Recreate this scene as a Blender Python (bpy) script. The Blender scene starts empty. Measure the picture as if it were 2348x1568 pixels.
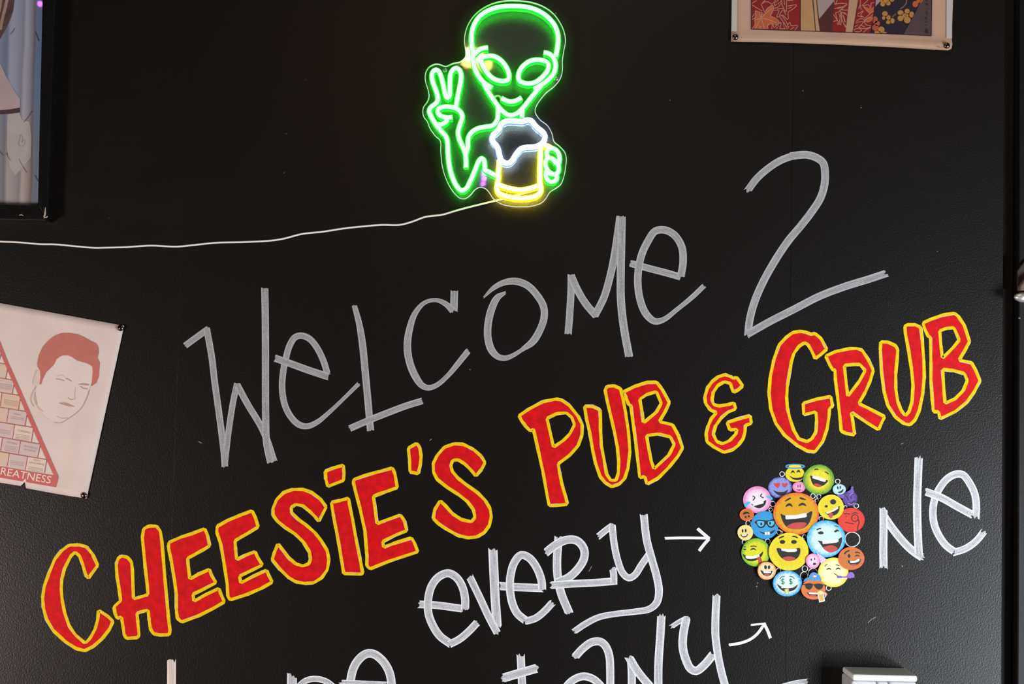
import bpy, bmesh, math, random
from mathutils import Vector, Matrix
from mathutils.geometry import tessellate_polygon

random.seed(7)
S = bpy.context.scene
COL = S.collection
PI = math.pi

# ------------------------------------------------------------------ camera
FW, FH, FPX = 2348.0, 1568.0, 3000.0
CAM = Vector((0.0, -2.6, 1.5))
PITCH, ROLL = math.radians(2.9), math.radians(1.35)
cam_d = bpy.data.cameras.new('camera')
cam = bpy.data.objects.new('camera', cam_d)
COL.objects.link(cam)
cam_d.sensor_width = 36.0
cam_d.lens = FPX * 36.0 / FW
cam_d.clip_start = 0.05
CR = Matrix.Rotation(PI / 2 + PITCH, 3, 'X') @ Matrix.Rotation(ROLL, 3, 'Z')
cam.matrix_world = Matrix.Translation(CAM) @ CR.to_4x4()
S.camera = cam

# ------------------------------------------------------------------ world, lights, exposure
S.view_settings.view_transform = 'Standard'
S.view_settings.look = 'None'
S.view_settings.gamma = 1
S.view_settings.use_curve_mapping = False
S.view_settings.exposure = 0.0
wd = bpy.data.worlds.new('room_air')
S.world = wd
wd.use_nodes = True
wd.node_tree.nodes['Background'].inputs[0].default_value = (0.9, 0.85, 0.8, 1)
wd.node_tree.nodes['Background'].inputs[1].default_value = 0.035


def area(name, loc, target, sx, sy, power, col):
    d = bpy.data.lights.new(name, 'AREA')
    d.shape = 'RECTANGLE'; d.size = sx; d.size_y = sy; d.energy = power; d.color = col
    o = bpy.data.objects.new(name, d); COL.objects.link(o)
    o.location = loc
    o.rotation_euler = (Vector(target) - Vector(loc)).to_track_quat('-Z', 'Y').to_euler()
    return o


area('window_light_warm', (-2.8, -2.2, 0.55), (-0.3, 0, 1.0), 0.6, 0.8, 70, (1.0, 0.86, 0.80))
area('window_light_cool', (2.75, -2.1, 0.85), (0.3, 0, 1.05), 1.0, 0.8, 96, (0.86, 0.93, 1.0))
area('added_sheen_light', (2.10, -1.9, 0.22), (0.6, 0, 1.0), 0.9, 0.36, 36, (0.88, 0.94, 1.0))  # added low light without a known source, strengthens the lower right wall sheen
area('ceiling_light_warm', (0.3, -1.0, 3.4), (0.2, 0, 1.3), 0.6, 0.4, 5.5, (1.0, 0.88, 0.80))


# ------------------------------------------------------------------ mapping from the photograph to points on the wall
def W(px, py, d=0.0):
    v = CR @ Vector(((px - FW / 2) / FPX, (FH / 2 - py) / FPX, -1.0))
    t = (-d - CAM.y) / v.y
    return CAM + v * t


def zoomer(x0, y0, s):
    def f(pts):
        return [(x0 + p[0] / s, y0 + p[1] / s) + tuple(p[2:]) for p in pts]
    f.s = s
    return f


MPP = 2.6 / FPX                       # metres per photograph pixel on the wall
EPS = 0.00012


# ------------------------------------------------------------------ materials
def new_mat(name):
    m = bpy.data.materials.new(name); m.use_nodes = True
    nt = m.node_tree
    return m, nt, nt.nodes['Principled BSDF']


def srgb(r, g, b):
    def f(c):
        c /= 255.0
        return c / 12.92 if c <= 0.04045 else ((c + 0.055) / 1.055) ** 2.4
    return (f(r), f(g), f(b), 1.0)


def bump(nt, bsdf, scale, strength, dist=0.0006, detail=2.0):
    tc = nt.nodes.new('ShaderNodeNewGeometry')
    n = nt.nodes.new('ShaderNodeTexNoise'); n.inputs['Scale'].default_value = scale
    n.inputs['Detail'].default_value = detail
    nt.links.new(tc.outputs['Position'], n.inputs['Vector'])
    b = nt.nodes.new('ShaderNodeBump'); b.inputs['Strength'].default_value = strength
    b.inputs['Distance'].default_value = dist
    nt.links.new(n.outputs[0], b.inputs['Height'])
    nt.links.new(b.outputs[0], bsdf.inputs['Normal'])
    return n


def plain(name, col, rough=0.6, vary=0.0, scale=60, metal=0.0, spec=0.5, bumpy=0.0):
    m, nt, p = new_mat(name)
    p.inputs['Roughness'].default_value = rough
    p.inputs['Metallic'].default_value = metal
    p.inputs['Specular IOR Level'].default_value = spec
    if vary:
        g = nt.nodes.new('ShaderNodeNewGeometry')
        n = nt.nodes.new('ShaderNodeTexNoise'); n.inputs['Scale'].default_value = scale
        n.inputs['Detail'].default_value = 4
        nt.links.new(g.outputs['Position'], n.inputs['Vector'])
        r = nt.nodes.new('ShaderNodeValToRGB')
        r.color_ramp.elements[0].position = 0.3; r.color_ramp.elements[1].position = 0.7
        r.color_ramp.elements[0].color = tuple(c * (1 - vary) for c in col[:3]) + (1,)
        r.color_ramp.elements[1].color = tuple(min(1, c * (1 + vary)) for c in col[:3]) + (1,)
        nt.links.new(n.outputs[0], r.inputs[0]); nt.links.new(r.outputs[0], p.inputs['Base Color'])
    else:
        p.inputs['Base Color'].default_value = col
    if bumpy:
        bump(nt, p, 300, bumpy)
    return m


def wall_paint(name, scuffs=True):
    m, nt, p = new_mat(name)
    L = nt.links
    g = nt.nodes.new('ShaderNodeNewGeometry')
    base = (0.0062, 0.0047, 0.0041, 1)
    # faint wiped chalk haze
    n1 = nt.nodes.new('ShaderNodeTexNoise'); n1.inputs['Scale'].default_value = 3.2; n1.inputs['Detail'].default_value = 7
    n1.inputs['Roughness'].default_value = 0.7
    mp = nt.nodes.new('ShaderNodeMapping'); mp.inputs['Scale'].default_value = (1, 1, 1.6)
    L.new(g.outputs['Position'], mp.inputs[0]); L.new(mp.outputs[0], n1.inputs['Vector'])
    r1 = nt.nodes.new('ShaderNodeMapRange'); r1.inputs['From Min'].default_value = 0.56; r1.inputs['From Max'].default_value = 0.8
    L.new(n1.outputs[0], r1.inputs['Value'])
    # tiny pale flecks
    v = nt.nodes.new('ShaderNodeTexVoronoi'); v.inputs['Scale'].default_value = 26
    L.new(g.outputs['Position'], v.inputs['Vector'])
    lt = nt.nodes.new('ShaderNodeMath'); lt.operation = 'LESS_THAN'; lt.inputs[1].default_value = 0.035
    L.new(v.outputs['Distance'], lt.inputs[0])
    sep = nt.nodes.new('ShaderNodeSeparateColor'); L.new(v.outputs['Color'], sep.inputs[0])
    gt = nt.nodes.new('ShaderNodeMath'); gt.operation = 'GREATER_THAN'; gt.inputs[1].default_value = 0.86
    L.new(sep.outputs[0], gt.inputs[0])
    fl = nt.nodes.new('ShaderNodeMath'); fl.operation = 'MULTIPLY'
    L.new(lt.outputs[0], fl.inputs[0]); L.new(gt.outputs[0], fl.inputs[1])
    h = nt.nodes.new('ShaderNodeMath'); h.operation = 'MULTIPLY'; h.inputs[1].default_value = 0.005
    L.new(r1.outputs[0], h.inputs[0])
    f2 = nt.nodes.new('ShaderNodeMath'); f2.operation = 'MULTIPLY'; f2.inputs[1].default_value = 0.14
    L.new(fl.outputs[0], f2.inputs[0])
    ad = nt.nodes.new('ShaderNodeMath'); ad.operation = 'ADD'
    L.new(h.outputs[0], ad.inputs[0]); L.new(f2.outputs[0], ad.inputs[1])
    mx = nt.nodes.new('ShaderNodeMix'); mx.data_type = 'RGBA'
    mx.inputs['A'].default_value = base; mx.inputs['B'].default_value = (0.8, 0.76, 0.72, 1)
    L.new(ad.outputs[0], mx.inputs['Factor'])
    L.new(mx.outputs['Result'], p.inputs['Base Color'])
    p.inputs['Roughness'].default_value = 0.35
    p.inputs['Specular IOR Level'].default_value = 0.30
    # roller stipple of the paint
    n = nt.nodes.new('ShaderNodeTexNoise'); n.inputs['Scale'].default_value = 310; n.inputs['Detail'].default_value = 2.5
    L.new(g.outputs['Position'], n.inputs['Vector'])
    b = nt.nodes.new('ShaderNodeBump'); b.inputs['Strength'].default_value = 0.42; b.inputs['Distance'].default_value = 0.0010
    L.new(n.outputs[0], b.inputs['Height']); L.new(b.outputs[0], p.inputs['Normal'])
    return m


def chalk(name, mid, edge, streak, under=(0.02, 0.018, 0.018), white=(0.93, 0.93, 0.95)):
    """marker paint brushed on: thin in the middle of a stroke, thick at its sides, streaked along it (uv: u along, v across)"""
    m, nt, p = new_mat(name); L = nt.links
    uv = nt.nodes.new('ShaderNodeUVMap')
    sx = nt.nodes.new('ShaderNodeSeparateXYZ'); L.new(uv.outputs[0], sx.inputs[0])

    def math_(op, a, b=None, c=None):
        n = nt.nodes.new('ShaderNodeMath'); n.operation = op
        for k, x in enumerate((a, b, c)):
            if x is None: continue
            if isinstance(x, (int, float)): n.inputs[k].default_value = x
            else: L.new(x, n.inputs[k])
        return n.outputs[0]
    d = math_('ABSOLUTE', math_('SUBTRACT', sx.outputs[1], 0.5))          # 0 middle .. 0.5 side
    e = math_('POWER', math_('MULTIPLY', d, 2.0), 3.2)
    mp = nt.nodes.new('ShaderNodeMapping'); mp.inputs['Scale'].default_value = (0.35, 9.0, 1)
    L.new(uv.outputs[0], mp.inputs[0])
    n = nt.nodes.new('ShaderNodeTexNoise'); n.inputs['Scale'].default_value = 1.0; n.inputs['Detail'].default_value = 3
    L.new(mp.outputs[0], n.inputs['Vector'])
    g = nt.nodes.new('ShaderNodeNewGeometry')
    n2 = nt.nodes.new('ShaderNodeTexNoise'); n2.inputs['Scale'].default_value = 420; n2.inputs['Detail'].default_value = 2
    L.new(g.outputs['Position'], n2.inputs['Vector'])
    f = math_('MULTIPLY_ADD', math_('SUBTRACT', n.outputs[0], 0.5), streak, mid)
    f = math_('MULTIPLY_ADD', e, edge - mid, f)
    f = math_('MULTIPLY_ADD', math_('SUBTRACT', n2.outputs[0], 0.5), streak * 0.7, f)
    f = math_('MAXIMUM', math_('MINIMUM', f, 1.0), 0.03)
    mx = nt.nodes.new('ShaderNodeMix'); mx.data_type = 'RGBA'
    mx.inputs['A'].default_value = under + (1,); mx.inputs['B'].default_value = white + (1,)
    L.new(f, mx.inputs['Factor']); L.new(mx.outputs['Result'], p.inputs['Base Color'])
    p.inputs['Roughness'].default_value = 0.6
    p.inputs['Specular IOR Level'].default_value = 0.3
    return m


def disc_paint(name, inner, rim, at=0.75, soft=0.2, grain=0.25):
    """crayon-like face colour: one colour inside, another towards the rim (uv.x is the radius)"""
    m, nt, p = new_mat(name); L = nt.links
    uv = nt.nodes.new('ShaderNodeUVMap')
    sx = nt.nodes.new('ShaderNodeSeparateXYZ'); L.new(uv.outputs[0], sx.inputs[0])
    g = nt.nodes.new('ShaderNodeNewGeometry')
    n = nt.nodes.new('ShaderNodeTexNoise'); n.inputs['Scale'].default_value = 260; n.inputs['Detail'].default_value = 3
    L.new(g.outputs['Position'], n.inputs['Vector'])
    a = nt.nodes.new('ShaderNodeMath'); a.operation = 'MULTIPLY_ADD'; a.inputs[1].default_value = 0.35
    L.new(n.outputs[0], a.inputs[0])
    s = nt.nodes.new('ShaderNodeMath'); s.operation = 'SUBTRACT'; s.inputs[1].default_value = 0.175
    L.new(sx.outputs[0], s.inputs[0]); L.new(s.outputs[0], a.inputs[2])
    r = nt.nodes.new('ShaderNodeValToRGB')
    r.color_ramp.elements[0].position = max(0, at - soft); r.color_ramp.elements[0].color = inner
    r.color_ramp.elements[1].position = min(1, at + soft); r.color_ramp.elements[1].color = rim
    L.new(a.outputs[0], r.inputs[0])
    n2 = nt.nodes.new('ShaderNodeTexNoise'); n2.inputs['Scale'].default_value = 340; n2.inputs['Detail'].default_value = 4
    L.new(g.outputs['Position'], n2.inputs['Vector'])
    mr = nt.nodes.new('ShaderNodeMapRange'); mr.inputs['From Min'].default_value = 0.3; mr.inputs['From Max'].default_value = 0.7
    mr.inputs['To Min'].default_value = 1 - grain; mr.inputs['To Max'].default_value = 1.0
    L.new(n2.outputs[0], mr.inputs['Value'])
    mx = nt.nodes.new('ShaderNodeMix'); mx.data_type = 'RGBA'; mx.blend_type = 'MULTIPLY'; mx.inputs['Factor'].default_value = 1
    L.new(r.outputs[0], mx.inputs['A']); L.new(mr.outputs[0], mx.inputs['B'])
    L.new(mx.outputs['Result'], p.inputs['Base Color'])
    p.inputs['Roughness'].default_value = 0.55; p.inputs['Specular IOR Level'].default_value = 0.3
    return m


def glow(name, col, strength=1.0):
    m = bpy.data.materials.new(name); m.use_nodes = True
    nt = m.node_tree; nt.nodes.clear()
    o = nt.nodes.new('ShaderNodeOutputMaterial'); e = nt.nodes.new('ShaderNodeEmission')
    e.inputs[0].default_value = col + (1,); e.inputs[1].default_value = strength
    nt.links.new(e.outputs[0], o.inputs[0])
    return m


def clear_sheet(name, gloss, rough, haze=0.0, tint=(1, 1, 1)):
    m = bpy.data.materials.new(name); m.use_nodes = True
    nt = m.node_tree; nt.nodes.clear(); L = nt.links
    o = nt.nodes.new('ShaderNodeOutputMaterial')
    t = nt.nodes.new('ShaderNodeBsdfTransparent'); t.inputs[0].default_value = tint + (1,)
    gl = nt.nodes.new('ShaderNodeBsdfGlossy'); gl.inputs['Roughness'].default_value = rough
    mx = nt.nodes.new('ShaderNodeMixShader'); mx.inputs[0].default_value = gloss
    L.new(t.outputs[0], mx.inputs[1]); L.new(gl.outputs[0], mx.inputs[2])
    last = mx.outputs[0]
    if haze:
        df = nt.nodes.new('ShaderNodeBsdfDiffuse'); df.inputs[0].default_value = (0.8, 0.85, 0.8, 1)
        m2 = nt.nodes.new('ShaderNodeMixShader'); m2.inputs[0].default_value = haze
        L.new(last, m2.inputs[1]); L.new(df.outputs[0], m2.inputs[2]); last = m2.outputs[0]
    L.new(last, o.inputs[0])
    return m


M = {}
M['wall'] = wall_paint('black_wall_paint')
M['post'] = plain('black_post_paint', (0.006, 0.0055, 0.0055, 1), 0.42, 0.2, 20, spec=0.2, bumpy=0.15)
M['floor'] = plain('dark_floor', (0.07, 0.05, 0.04, 1), 0.6, 0.3, 8)
M['grey_chalk'] = chalk('grey_chalk_marker', 0.29, 0.47, 0.42)
M['white_chalk'] = chalk('white_chalk_marker', 0.47, 1.0, 0.72, white=(0.92, 0.94, 0.98))
M['thin_white'] = chalk('solid_white_marker', 0.85, 0.98, 0.2)
M['pink_chalk'] = chalk('pinkish_white_marker', 0.62, 0.9, 0.5, white=(0.95, 0.80, 0.72))
M['red'] = plain('red_letter_paint', (0.60, 0.005, 0.009, 1), 0.55, 0.2, 70, spec=0.12)
M['yellow'] = plain('yellow_outline_paint', (0.80, 0.54, 0.004, 1), 0.55, 0.14, 120, spec=0.12)
M['under'] = plain('pale_undercoat', (0.62, 0.60, 0.68, 1), 0.6, 0.2, 90, spec=0.2)
M['dark'] = plain('bare_black_wall', (0.016, 0.014, 0.013, 1), 0.5, spec=0.35)
M['white'] = plain('white_paint_pen', (0.9, 0.91, 0.93, 1), 0.55, spec=0.3)
M['tongue'] = plain('dull_red_paint_pen', srgb(190, 72, 66), 0.55, spec=0.3)


# ------------------------------------------------------------------ object helpers
def link(name, me, mat=None, parent=None, label=None):
    o = bpy.data.objects.new(name, me)
    COL.objects.link(o)
    if mat is not None:
        for mm in (mat if isinstance(mat, (list, tuple)) else [mat]):
            me.materials.append(mm)
    if parent is not None: o.parent = parent
    if label: o['label'] = label
    return o


def thing(name, label, cat, loc=(0, 0, 0), group=None):
    o = bpy.data.objects.new(name, None); COL.objects.link(o)
    o.location = loc; o.empty_display_size = 0.05
    o['label'] = label; o['category'] = cat
    if group: o['group'] = group
    return o


def wpos(o):
    v = Vector((0, 0, 0))
    while o is not None:
        v += o.location; o = o.parent
    return v


class MB:
    """collects world-space polygons (with uv and material index) into one mesh object"""
    def __init__(s): s.v = []; s.f = []; s.uv = []; s.mi = []; s.smooth = []

    def add(s, verts, faces, uvs=None, mi=0, smooth=False):
        b = len(s.v); s.v += [Vector(v) for v in verts]
        for f in faces:
            s.f.append([b + i for i in f]); s.mi.append(mi); s.smooth.append(smooth)
            s.uv.append([uvs[i] if uvs else (0, 0) for i in f])

    def build(s, name, mat, parent=None, label=None, face_cam=False):
        c = Vector((0, 0, 0))
        lo = Vector([min(v[k] for v in s.v) for k in range(3)]); hi = Vector([max(v[k] for v in s.v) for k in range(3)])
        c = (lo + hi) / 2
        faces, uvs = s.f, s.uv
        if face_cam:
            nf, nu = [], []
            for f, u in zip(faces, uvs):
                a, b, d = s.v[f[0]], s.v[f[1]], s.v[f[2]]
                if (b - a).cross(d - a).y > 0: f, u = f[::-1], u[::-1]
                nf.append(f); nu.append(u)
            faces, uvs = nf, nu
        me = bpy.data.meshes.new(name)
        me.from_pydata([tuple(v - c) for v in s.v], [], faces)
        ul = me.uv_layers.new(name='UVMap')
        k = 0
        for u in uvs:
            for t in u:
                ul.data[k].uv = t; k += 1
        for p, i, sm in zip(me.polygons, s.mi, s.smooth):
            p.material_index = i; p.use_smooth = sm
        o = link(name, me, mat, parent, label)
        o.location = c - (wpos(parent) if parent else Vector((0, 0, 0)))
        return o


def spline(pts, step=5.0, closed=False):
    """Catmull-Rom through points (x, y[, w]); returns dense list with the same arity"""
    n = len(pts)
    if n < 3 and not closed:
        a, b = pts[0], pts[-1]
        m = max(2, int(math.dist(a[:2], b[:2]) / step))
        return [tuple(a[k] + (b[k] - a[k]) * i / m for k in range(len(a))) for i in range(m + 1)]
    out = []
    rng = range(n) if closed else range(n - 1)
    for i in rng:
        p1, p2 = pts[i % n], pts[(i + 1) % n]
        p0 = pts[(i - 1) % n] if (closed or i > 0) else tuple(2 * p1[k] - p2[k] for k in range(len(p1)))
        p3 = pts[(i + 2) % n] if (closed or i + 2 < n) else tuple(2 * p2[k] - p1[k] for k in range(len(p1)))
        # centripetal form keeps tight spots from overshooting
        def dd(a, b): return max(1e-3, math.dist(a[:2], b[:2])) ** 0.5
        t0 = 0; t1 = t0 + dd(p0, p1); t2 = t1 + dd(p1, p2); t3 = t2 + dd(p2, p3)
        m = max(2, int(math.dist(p1[:2], p2[:2]) / step))
        for j in range(m):
            t = t1 + (t2 - t1) * j / m
            q = []
            for k in range(len(p1)):
                a1 = (t1 - t) / (t1 - t0) * p0[k] + (t - t0) / (t1 - t0) * p1[k]
                a2 = (t2 - t) / (t2 - t1) * p1[k] + (t - t1) / (t2 - t1) * p2[k]
                a3 = (t3 - t) / (t3 - t2) * p2[k] + (t - t2) / (t3 - t2) * p3[k]
                b1 = (t2 - t) / (t2 - t0) * a1 + (t - t0) / (t2 - t0) * a2
                b2 = (t3 - t) / (t3 - t1) * a2 + (t - t1) / (t3 - t1) * a3
                q.append((t2 - t) / (t2 - t1) * b1 + (t - t1) / (t2 - t1) * b2)
            out.append(tuple(q))
    if not closed: out.append(tuple(pts[-1]))
    return out


def normals2d(p, closed):
    n = len(p); res = []
    for i in range(n):
        a = p[(i - 1) % n] if (closed or i > 0) else p[i]
        b = p[(i + 1) % n] if (closed or i < n - 1) else p[i]
        dx, dy = b[0] - a[0], b[1] - a[1]
        l = math.hypot(dx, dy) or 1
        res.append((-dy / l, dx / l))
    return res


def ribbon(mb, pts, width, d, smooth=True, closed=False, across=5, frayed=0.0, mi=0, step=5.0, bend=0.0):
    """a brush stroke on the wall plane; pts are photograph pixels (x, y[, w]); width in pixels"""
    pts = [p if len(p) > 2 else (p[0], p[1], width) for p in pts]
    P = spline(pts, step, closed) if smooth else list(pts)
    N = normals2d(P, closed)
    n = len(P); u = 0.0; verts = []; uvs = []; seed = random.random() * 50
    jag0 = [random.uniform(-1, 1) * frayed for _ in range(across)]
    jag1 = [random.uniform(-1, 1) * frayed for _ in range(across)]
    for i in range(n + (1 if closed else 0)):
        q = P[i % n]; nn = N[i % n]
        if i: u += math.dist(q[:2], P[i - 1][:2])
        tx, ty = nn[1], -nn[0]
        for k in range(across):
            s = k / (across - 1) - 0.5
            x = q[0] + nn[0] * s * q[2]; y = q[1] + nn[1] * s * q[2]
            if not closed and i == 0: x -= tx * jag0[k]; y -= ty * jag0[k]
            if not closed and i == n - 1: x += tx * jag1[k]; y += ty * jag1[k]
            verts.append(W(x, y, d)); uvs.append((u / width + seed, s + 0.5))
    fs = []
    for i in range(n - (0 if closed else 1)):
        for k in range(across - 1):
            a = i * across + k
            fs.append((a, a + 1, a + across + 1, a + across))
    mb.add(verts, fs, uvs, mi)


def round_corners(p, r=2.0):
    """replaces each corner of a closed polygon by a short cut"""
    out = []; n = len(p)
    for i in range(n):
        a, b, c = p[i - 1], p[i], p[(i + 1) % n]
        for o in (a, c):
            l = math.dist(o[:2], b[:2]) or 1
            t = min(0.33, r / l)
            out.append((b[0] + (o[0] - b[0]) * t, b[1] + (o[1] - b[1]) * t))
    return out


def fill(mb, loops, d, mi=0):
    ls = [[Vector((x, y, 0)) for x, y in [q[:2] for q in l]] for l in loops]
    tris = tessellate_polygon(ls)
    flat = [v for l in ls for v in l]
    xs = [v.x for v in flat]; ys = [v.y for v in flat]
    x0, x1, y0, y1 = min(xs), max(xs), min(ys), max(ys)
    verts = [W(v.x, v.y, d) for v in flat]
    uvs = [((v.x - x0) / max(1e-3, x1 - x0), (y1 - v.y) / max(1e-3, y1 - y0)) for v in flat]
    mb.add(verts, [tuple(t) for t in tris], uvs, mi)


def ell(cx, cy, rx, ry, rot=0.0, n=28, wob=0.0):
    out = []
    ph = random.random() * 6
    for i in range(n):
        a = 2 * PI * i / n
        k = 1 + wob * math.sin(3 * a + ph)
        x, y = rx * k * math.cos(a), ry * k * math.sin(a)
        out.append((cx + x * math.cos(rot) - y * math.sin(rot), cy + x * math.sin(rot) + y * math.cos(rot)))
    return out


def disc(mb, cx, cy, rx, ry, d, n=56, wob=0.008):
    ring = ell(cx, cy, rx, ry, 0, n, wob)
    verts = [W(cx, cy, d)] + [W(x, y, d) for x, y in ring]
    uvs = [(0, 0)] + [(1, i / n) for i in range(n)]
    mb.add(verts, [(0, 1 + i, 1 + (i + 1) % n) for i in range(n)], uvs)


def box_mb(mb, lo, hi, mi=0):
    x0, y0, z0 = lo; x1, y1, z1 = hi
    v = [(x0, y0, z0), (x1, y0, z0), (x1, y1, z0), (x0, y1, z0), (x0, y0, z1), (x1, y0, z1), (x1, y1, z1), (x0, y1, z1)]
    f = [(0, 3, 2, 1), (4, 5, 6, 7), (0, 1, 5, 4), (1, 2, 6, 5), (2, 3, 7, 6), (3, 0, 4, 7)]
    mb.add(v, f, [(0, 0)] * 8, mi)


def bevel(o, w, seg=2):
    b = o.modifiers.new('bevel', 'BEVEL'); b.width = w; b.segments = seg; b.limit_method = 'ANGLE'
    return o


# ------------------------------------------------------------------ setting: black panelled wall, post, floor
X_POST = W(2297.5, 1200).x
seam_a, seam_b = W(402, 1000).x, W(1805, 1250).x
X_PF = W(2333, 1300, 0.004).x
mb = MB(); box_mb(mb, (-3.2, 0.012, 0), (X_POST, 0.14, 2.75))
wall = mb.build('wall_back', M['post']); wall['kind'] = 'structure'
gap = 0.0001
edges = [-3.2, seam_a - (seam_b - seam_a), seam_a, seam_b, X_POST + 0.0001]
for i in range(4):
    mb = MB(); box_mb(mb, (edges[i] + gap, 0.0, 0.0), (edges[i + 1] - gap, 0.0118, 2.75))
    bevel(mb.build('panel', M['wall'], wall), 0.0004, 1)
mb = MB(); box_mb(mb, (X_POST + 0.0002, 0.030, 0), (X_PF + 0.5, 0.14, 2.75))
o = mb.build('trim_2', plain('dull_black_recess', (0.022, 0.018, 0.0165, 1), 0.6, 0.2, 30)); o['kind'] = 'structure'
mb = MB(); box_mb(mb, (X_PF, -0.004, 0), (X_PF + 0.5, 0.0298, 2.75))
post = mb.build('trim_1', M['post']); post['kind'] = 'structure'
bevel(post, 0.003, 2)
mb = MB(); box_mb(mb, (-3.2, -4.5, -0.1), (X_POST + 0.6, 0.14, 0))
fl = mb.build('floor', M['floor']); fl['kind'] = 'structure'

# ------------------------------------------------------------------ hand-painted grey and white writing
zWEL = zoomer(400, 640, 3.563); zCOM = zoomer(900, 480, 3.173); z2 = zoomer(1660, 330, 3.4075)
zEV = zoomer(940, 1160, 3.261); zNE = zoomer(1980, 1020, 5.057); zAN = zoomer(1280, 1340, 4.048)
zBO = zoomer(340, 1440, 3.787)


def letter(zf, strokes, mat, label, fray=2.0):
    """strokes: (points, width in zoomed pixels[, smooth])"""
    mb = MB(); d = 0.0002
    for st in strokes:
        pts, w = st[0], st[1]
        P = zf([p if len(p) > 2 else (p[0], p[1], w) for p in pts])
        P = [(p[0], p[1], p[2] / zf.s) for p in P]
        ribbon(mb, P, w / zf.s, d, frayed=fray, across=7)
        d += EPS
    return mb.build('painted_letter', mat, wall, label, face_cam=True)


G, WH = M['grey_chalk'], M['white_chalk']
letter(zWEL, [([(85, 545), (180, 475), (282, 402)], 52),
              ([(262, 402), (285, 520), (308, 660), (330, 850), (362, 1080), (405, 1420), (412, 1535)], 54),
              ([(412, 1500), (440, 1260), (478, 1010), (512, 850)], 50),
              ([(512, 862), (600, 1025), (700, 1190), (755, 1310), (815, 1490)], 54),
              ([(738, 75), (742, 300), (744, 620), (744, 950), (746, 1150), (752, 1330), (785, 1495)], 58)],
       G, 'tall grey brushed letter W at the start of the top line')
letter(zWEL, [([(1250, 775), (1222, 680), (1170, 570), (1110, 492), (1048, 462), (988, 472), (942, 540), (912, 640), (888, 760), (880, 900), (903, 1030), (955, 1130), (1018, 1188), (1082, 1202, 48), (1165, 1168, 42), (1270, 1082, 34), (1380, 978, 30), (1508, 852, 34)], 52),
              ([(822, 645), (950, 690), (1100, 745), (1262, 798)], 58)],
       G, 'grey brushed letter e with a slanted bar after the tall W')
letter(zWEL, [([(1470, 215, 42), (1508, 360, 50), (1535, 520), (1555, 720), (1572, 900), (1590, 1100), (1602, 1235)], 58),
              ([(1428, 1222), (1570, 1160), (1750, 1088), (1900, 1032), (2030, 992)], 54)],
       G, 'grey brushed letter L with a crossing foot')
letter(zCOM, [([(450, 590), (446, 740)], 54),
              ([(442, 742, 48), (390, 690, 40), (318, 660, 30), (235, 678, 30), (165, 755, 40), (122, 880, 50), (108, 1000), (124, 1110), (165, 1212), (214, 1280, 46), (262, 1298, 40), (322, 1278, 36), (400, 1212, 34), (470, 1130, 40), (552, 1028, 44)], 54)],
       G, 'grey brushed letter C below the neon mug')
letter(zCOM, [([(664, 640, 12), (740, 568, 34), (825, 528, 44), (905, 524), (985, 556), (1050, 622), (1098, 705), (1103, 785), (1075, 872), (1020, 962), (940, 1022, 30)], 52),
              ([(822, 606, 20), (765, 640, 46), (722, 722), (696, 832), (694, 932), (720, 1022), (768, 1072, 44), (820, 1082, 38), (880, 1060, 32), (950, 1016, 26)], 54)],
       G, 'grey brushed round letter O with an open top left')
letter(zCOM, [([(1278, 905), (1292, 720), (1300, 560), (1300, 475)], 52),
              ([(1298, 480), (1348, 590), (1405, 685), (1482, 775)], 54),
              ([(1472, 772), (1538, 640), (1592, 450), (1628, 250), (1655, 55)], 54),
              ([(1668, 50), (1664, 280), (1660, 500), (1662, 660), (1682, 850), (1722, 1072)], 58)],
       G, 'grey brushed letter M with a tall peak')
letter(zCOM, [([(1728, 392), (1850, 425), (1970, 456), (2098, 492)], 50),
              ([(2098, 488), (2114, 380), (2104, 272), (2052, 188), (1982, 150), (1912, 158), (1858, 232), (1812, 332), (1788, 450), (1786, 560), (1808, 680), (1850, 768), (1908, 814, 48), (1968, 804, 40), (2080, 720, 32), (2180, 638, 36), (2266, 556, 36)], 54)],
       G, 'grey brushed letter e below the tall digit')
letter(z2, [([(185, 365), (255, 272), (340, 195), (440, 130), (545, 90)], 56),
            ([(525, 95), (640, 84), (728, 110), (776, 150), (790, 230), (785, 320), (755, 420), (700, 510), (600, 640), (500, 760), (400, 910), (310, 1070), (240, 1230), (200, 1380), (188, 1500)], 60),
            ([(180, 1488), (350, 1392), (550, 1290), (750, 1188), (950, 1112), (1120, 1060), (1265, 1012)], 58)],
       G, 'large grey brushed digit 2 at the upper right', 5)

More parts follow.
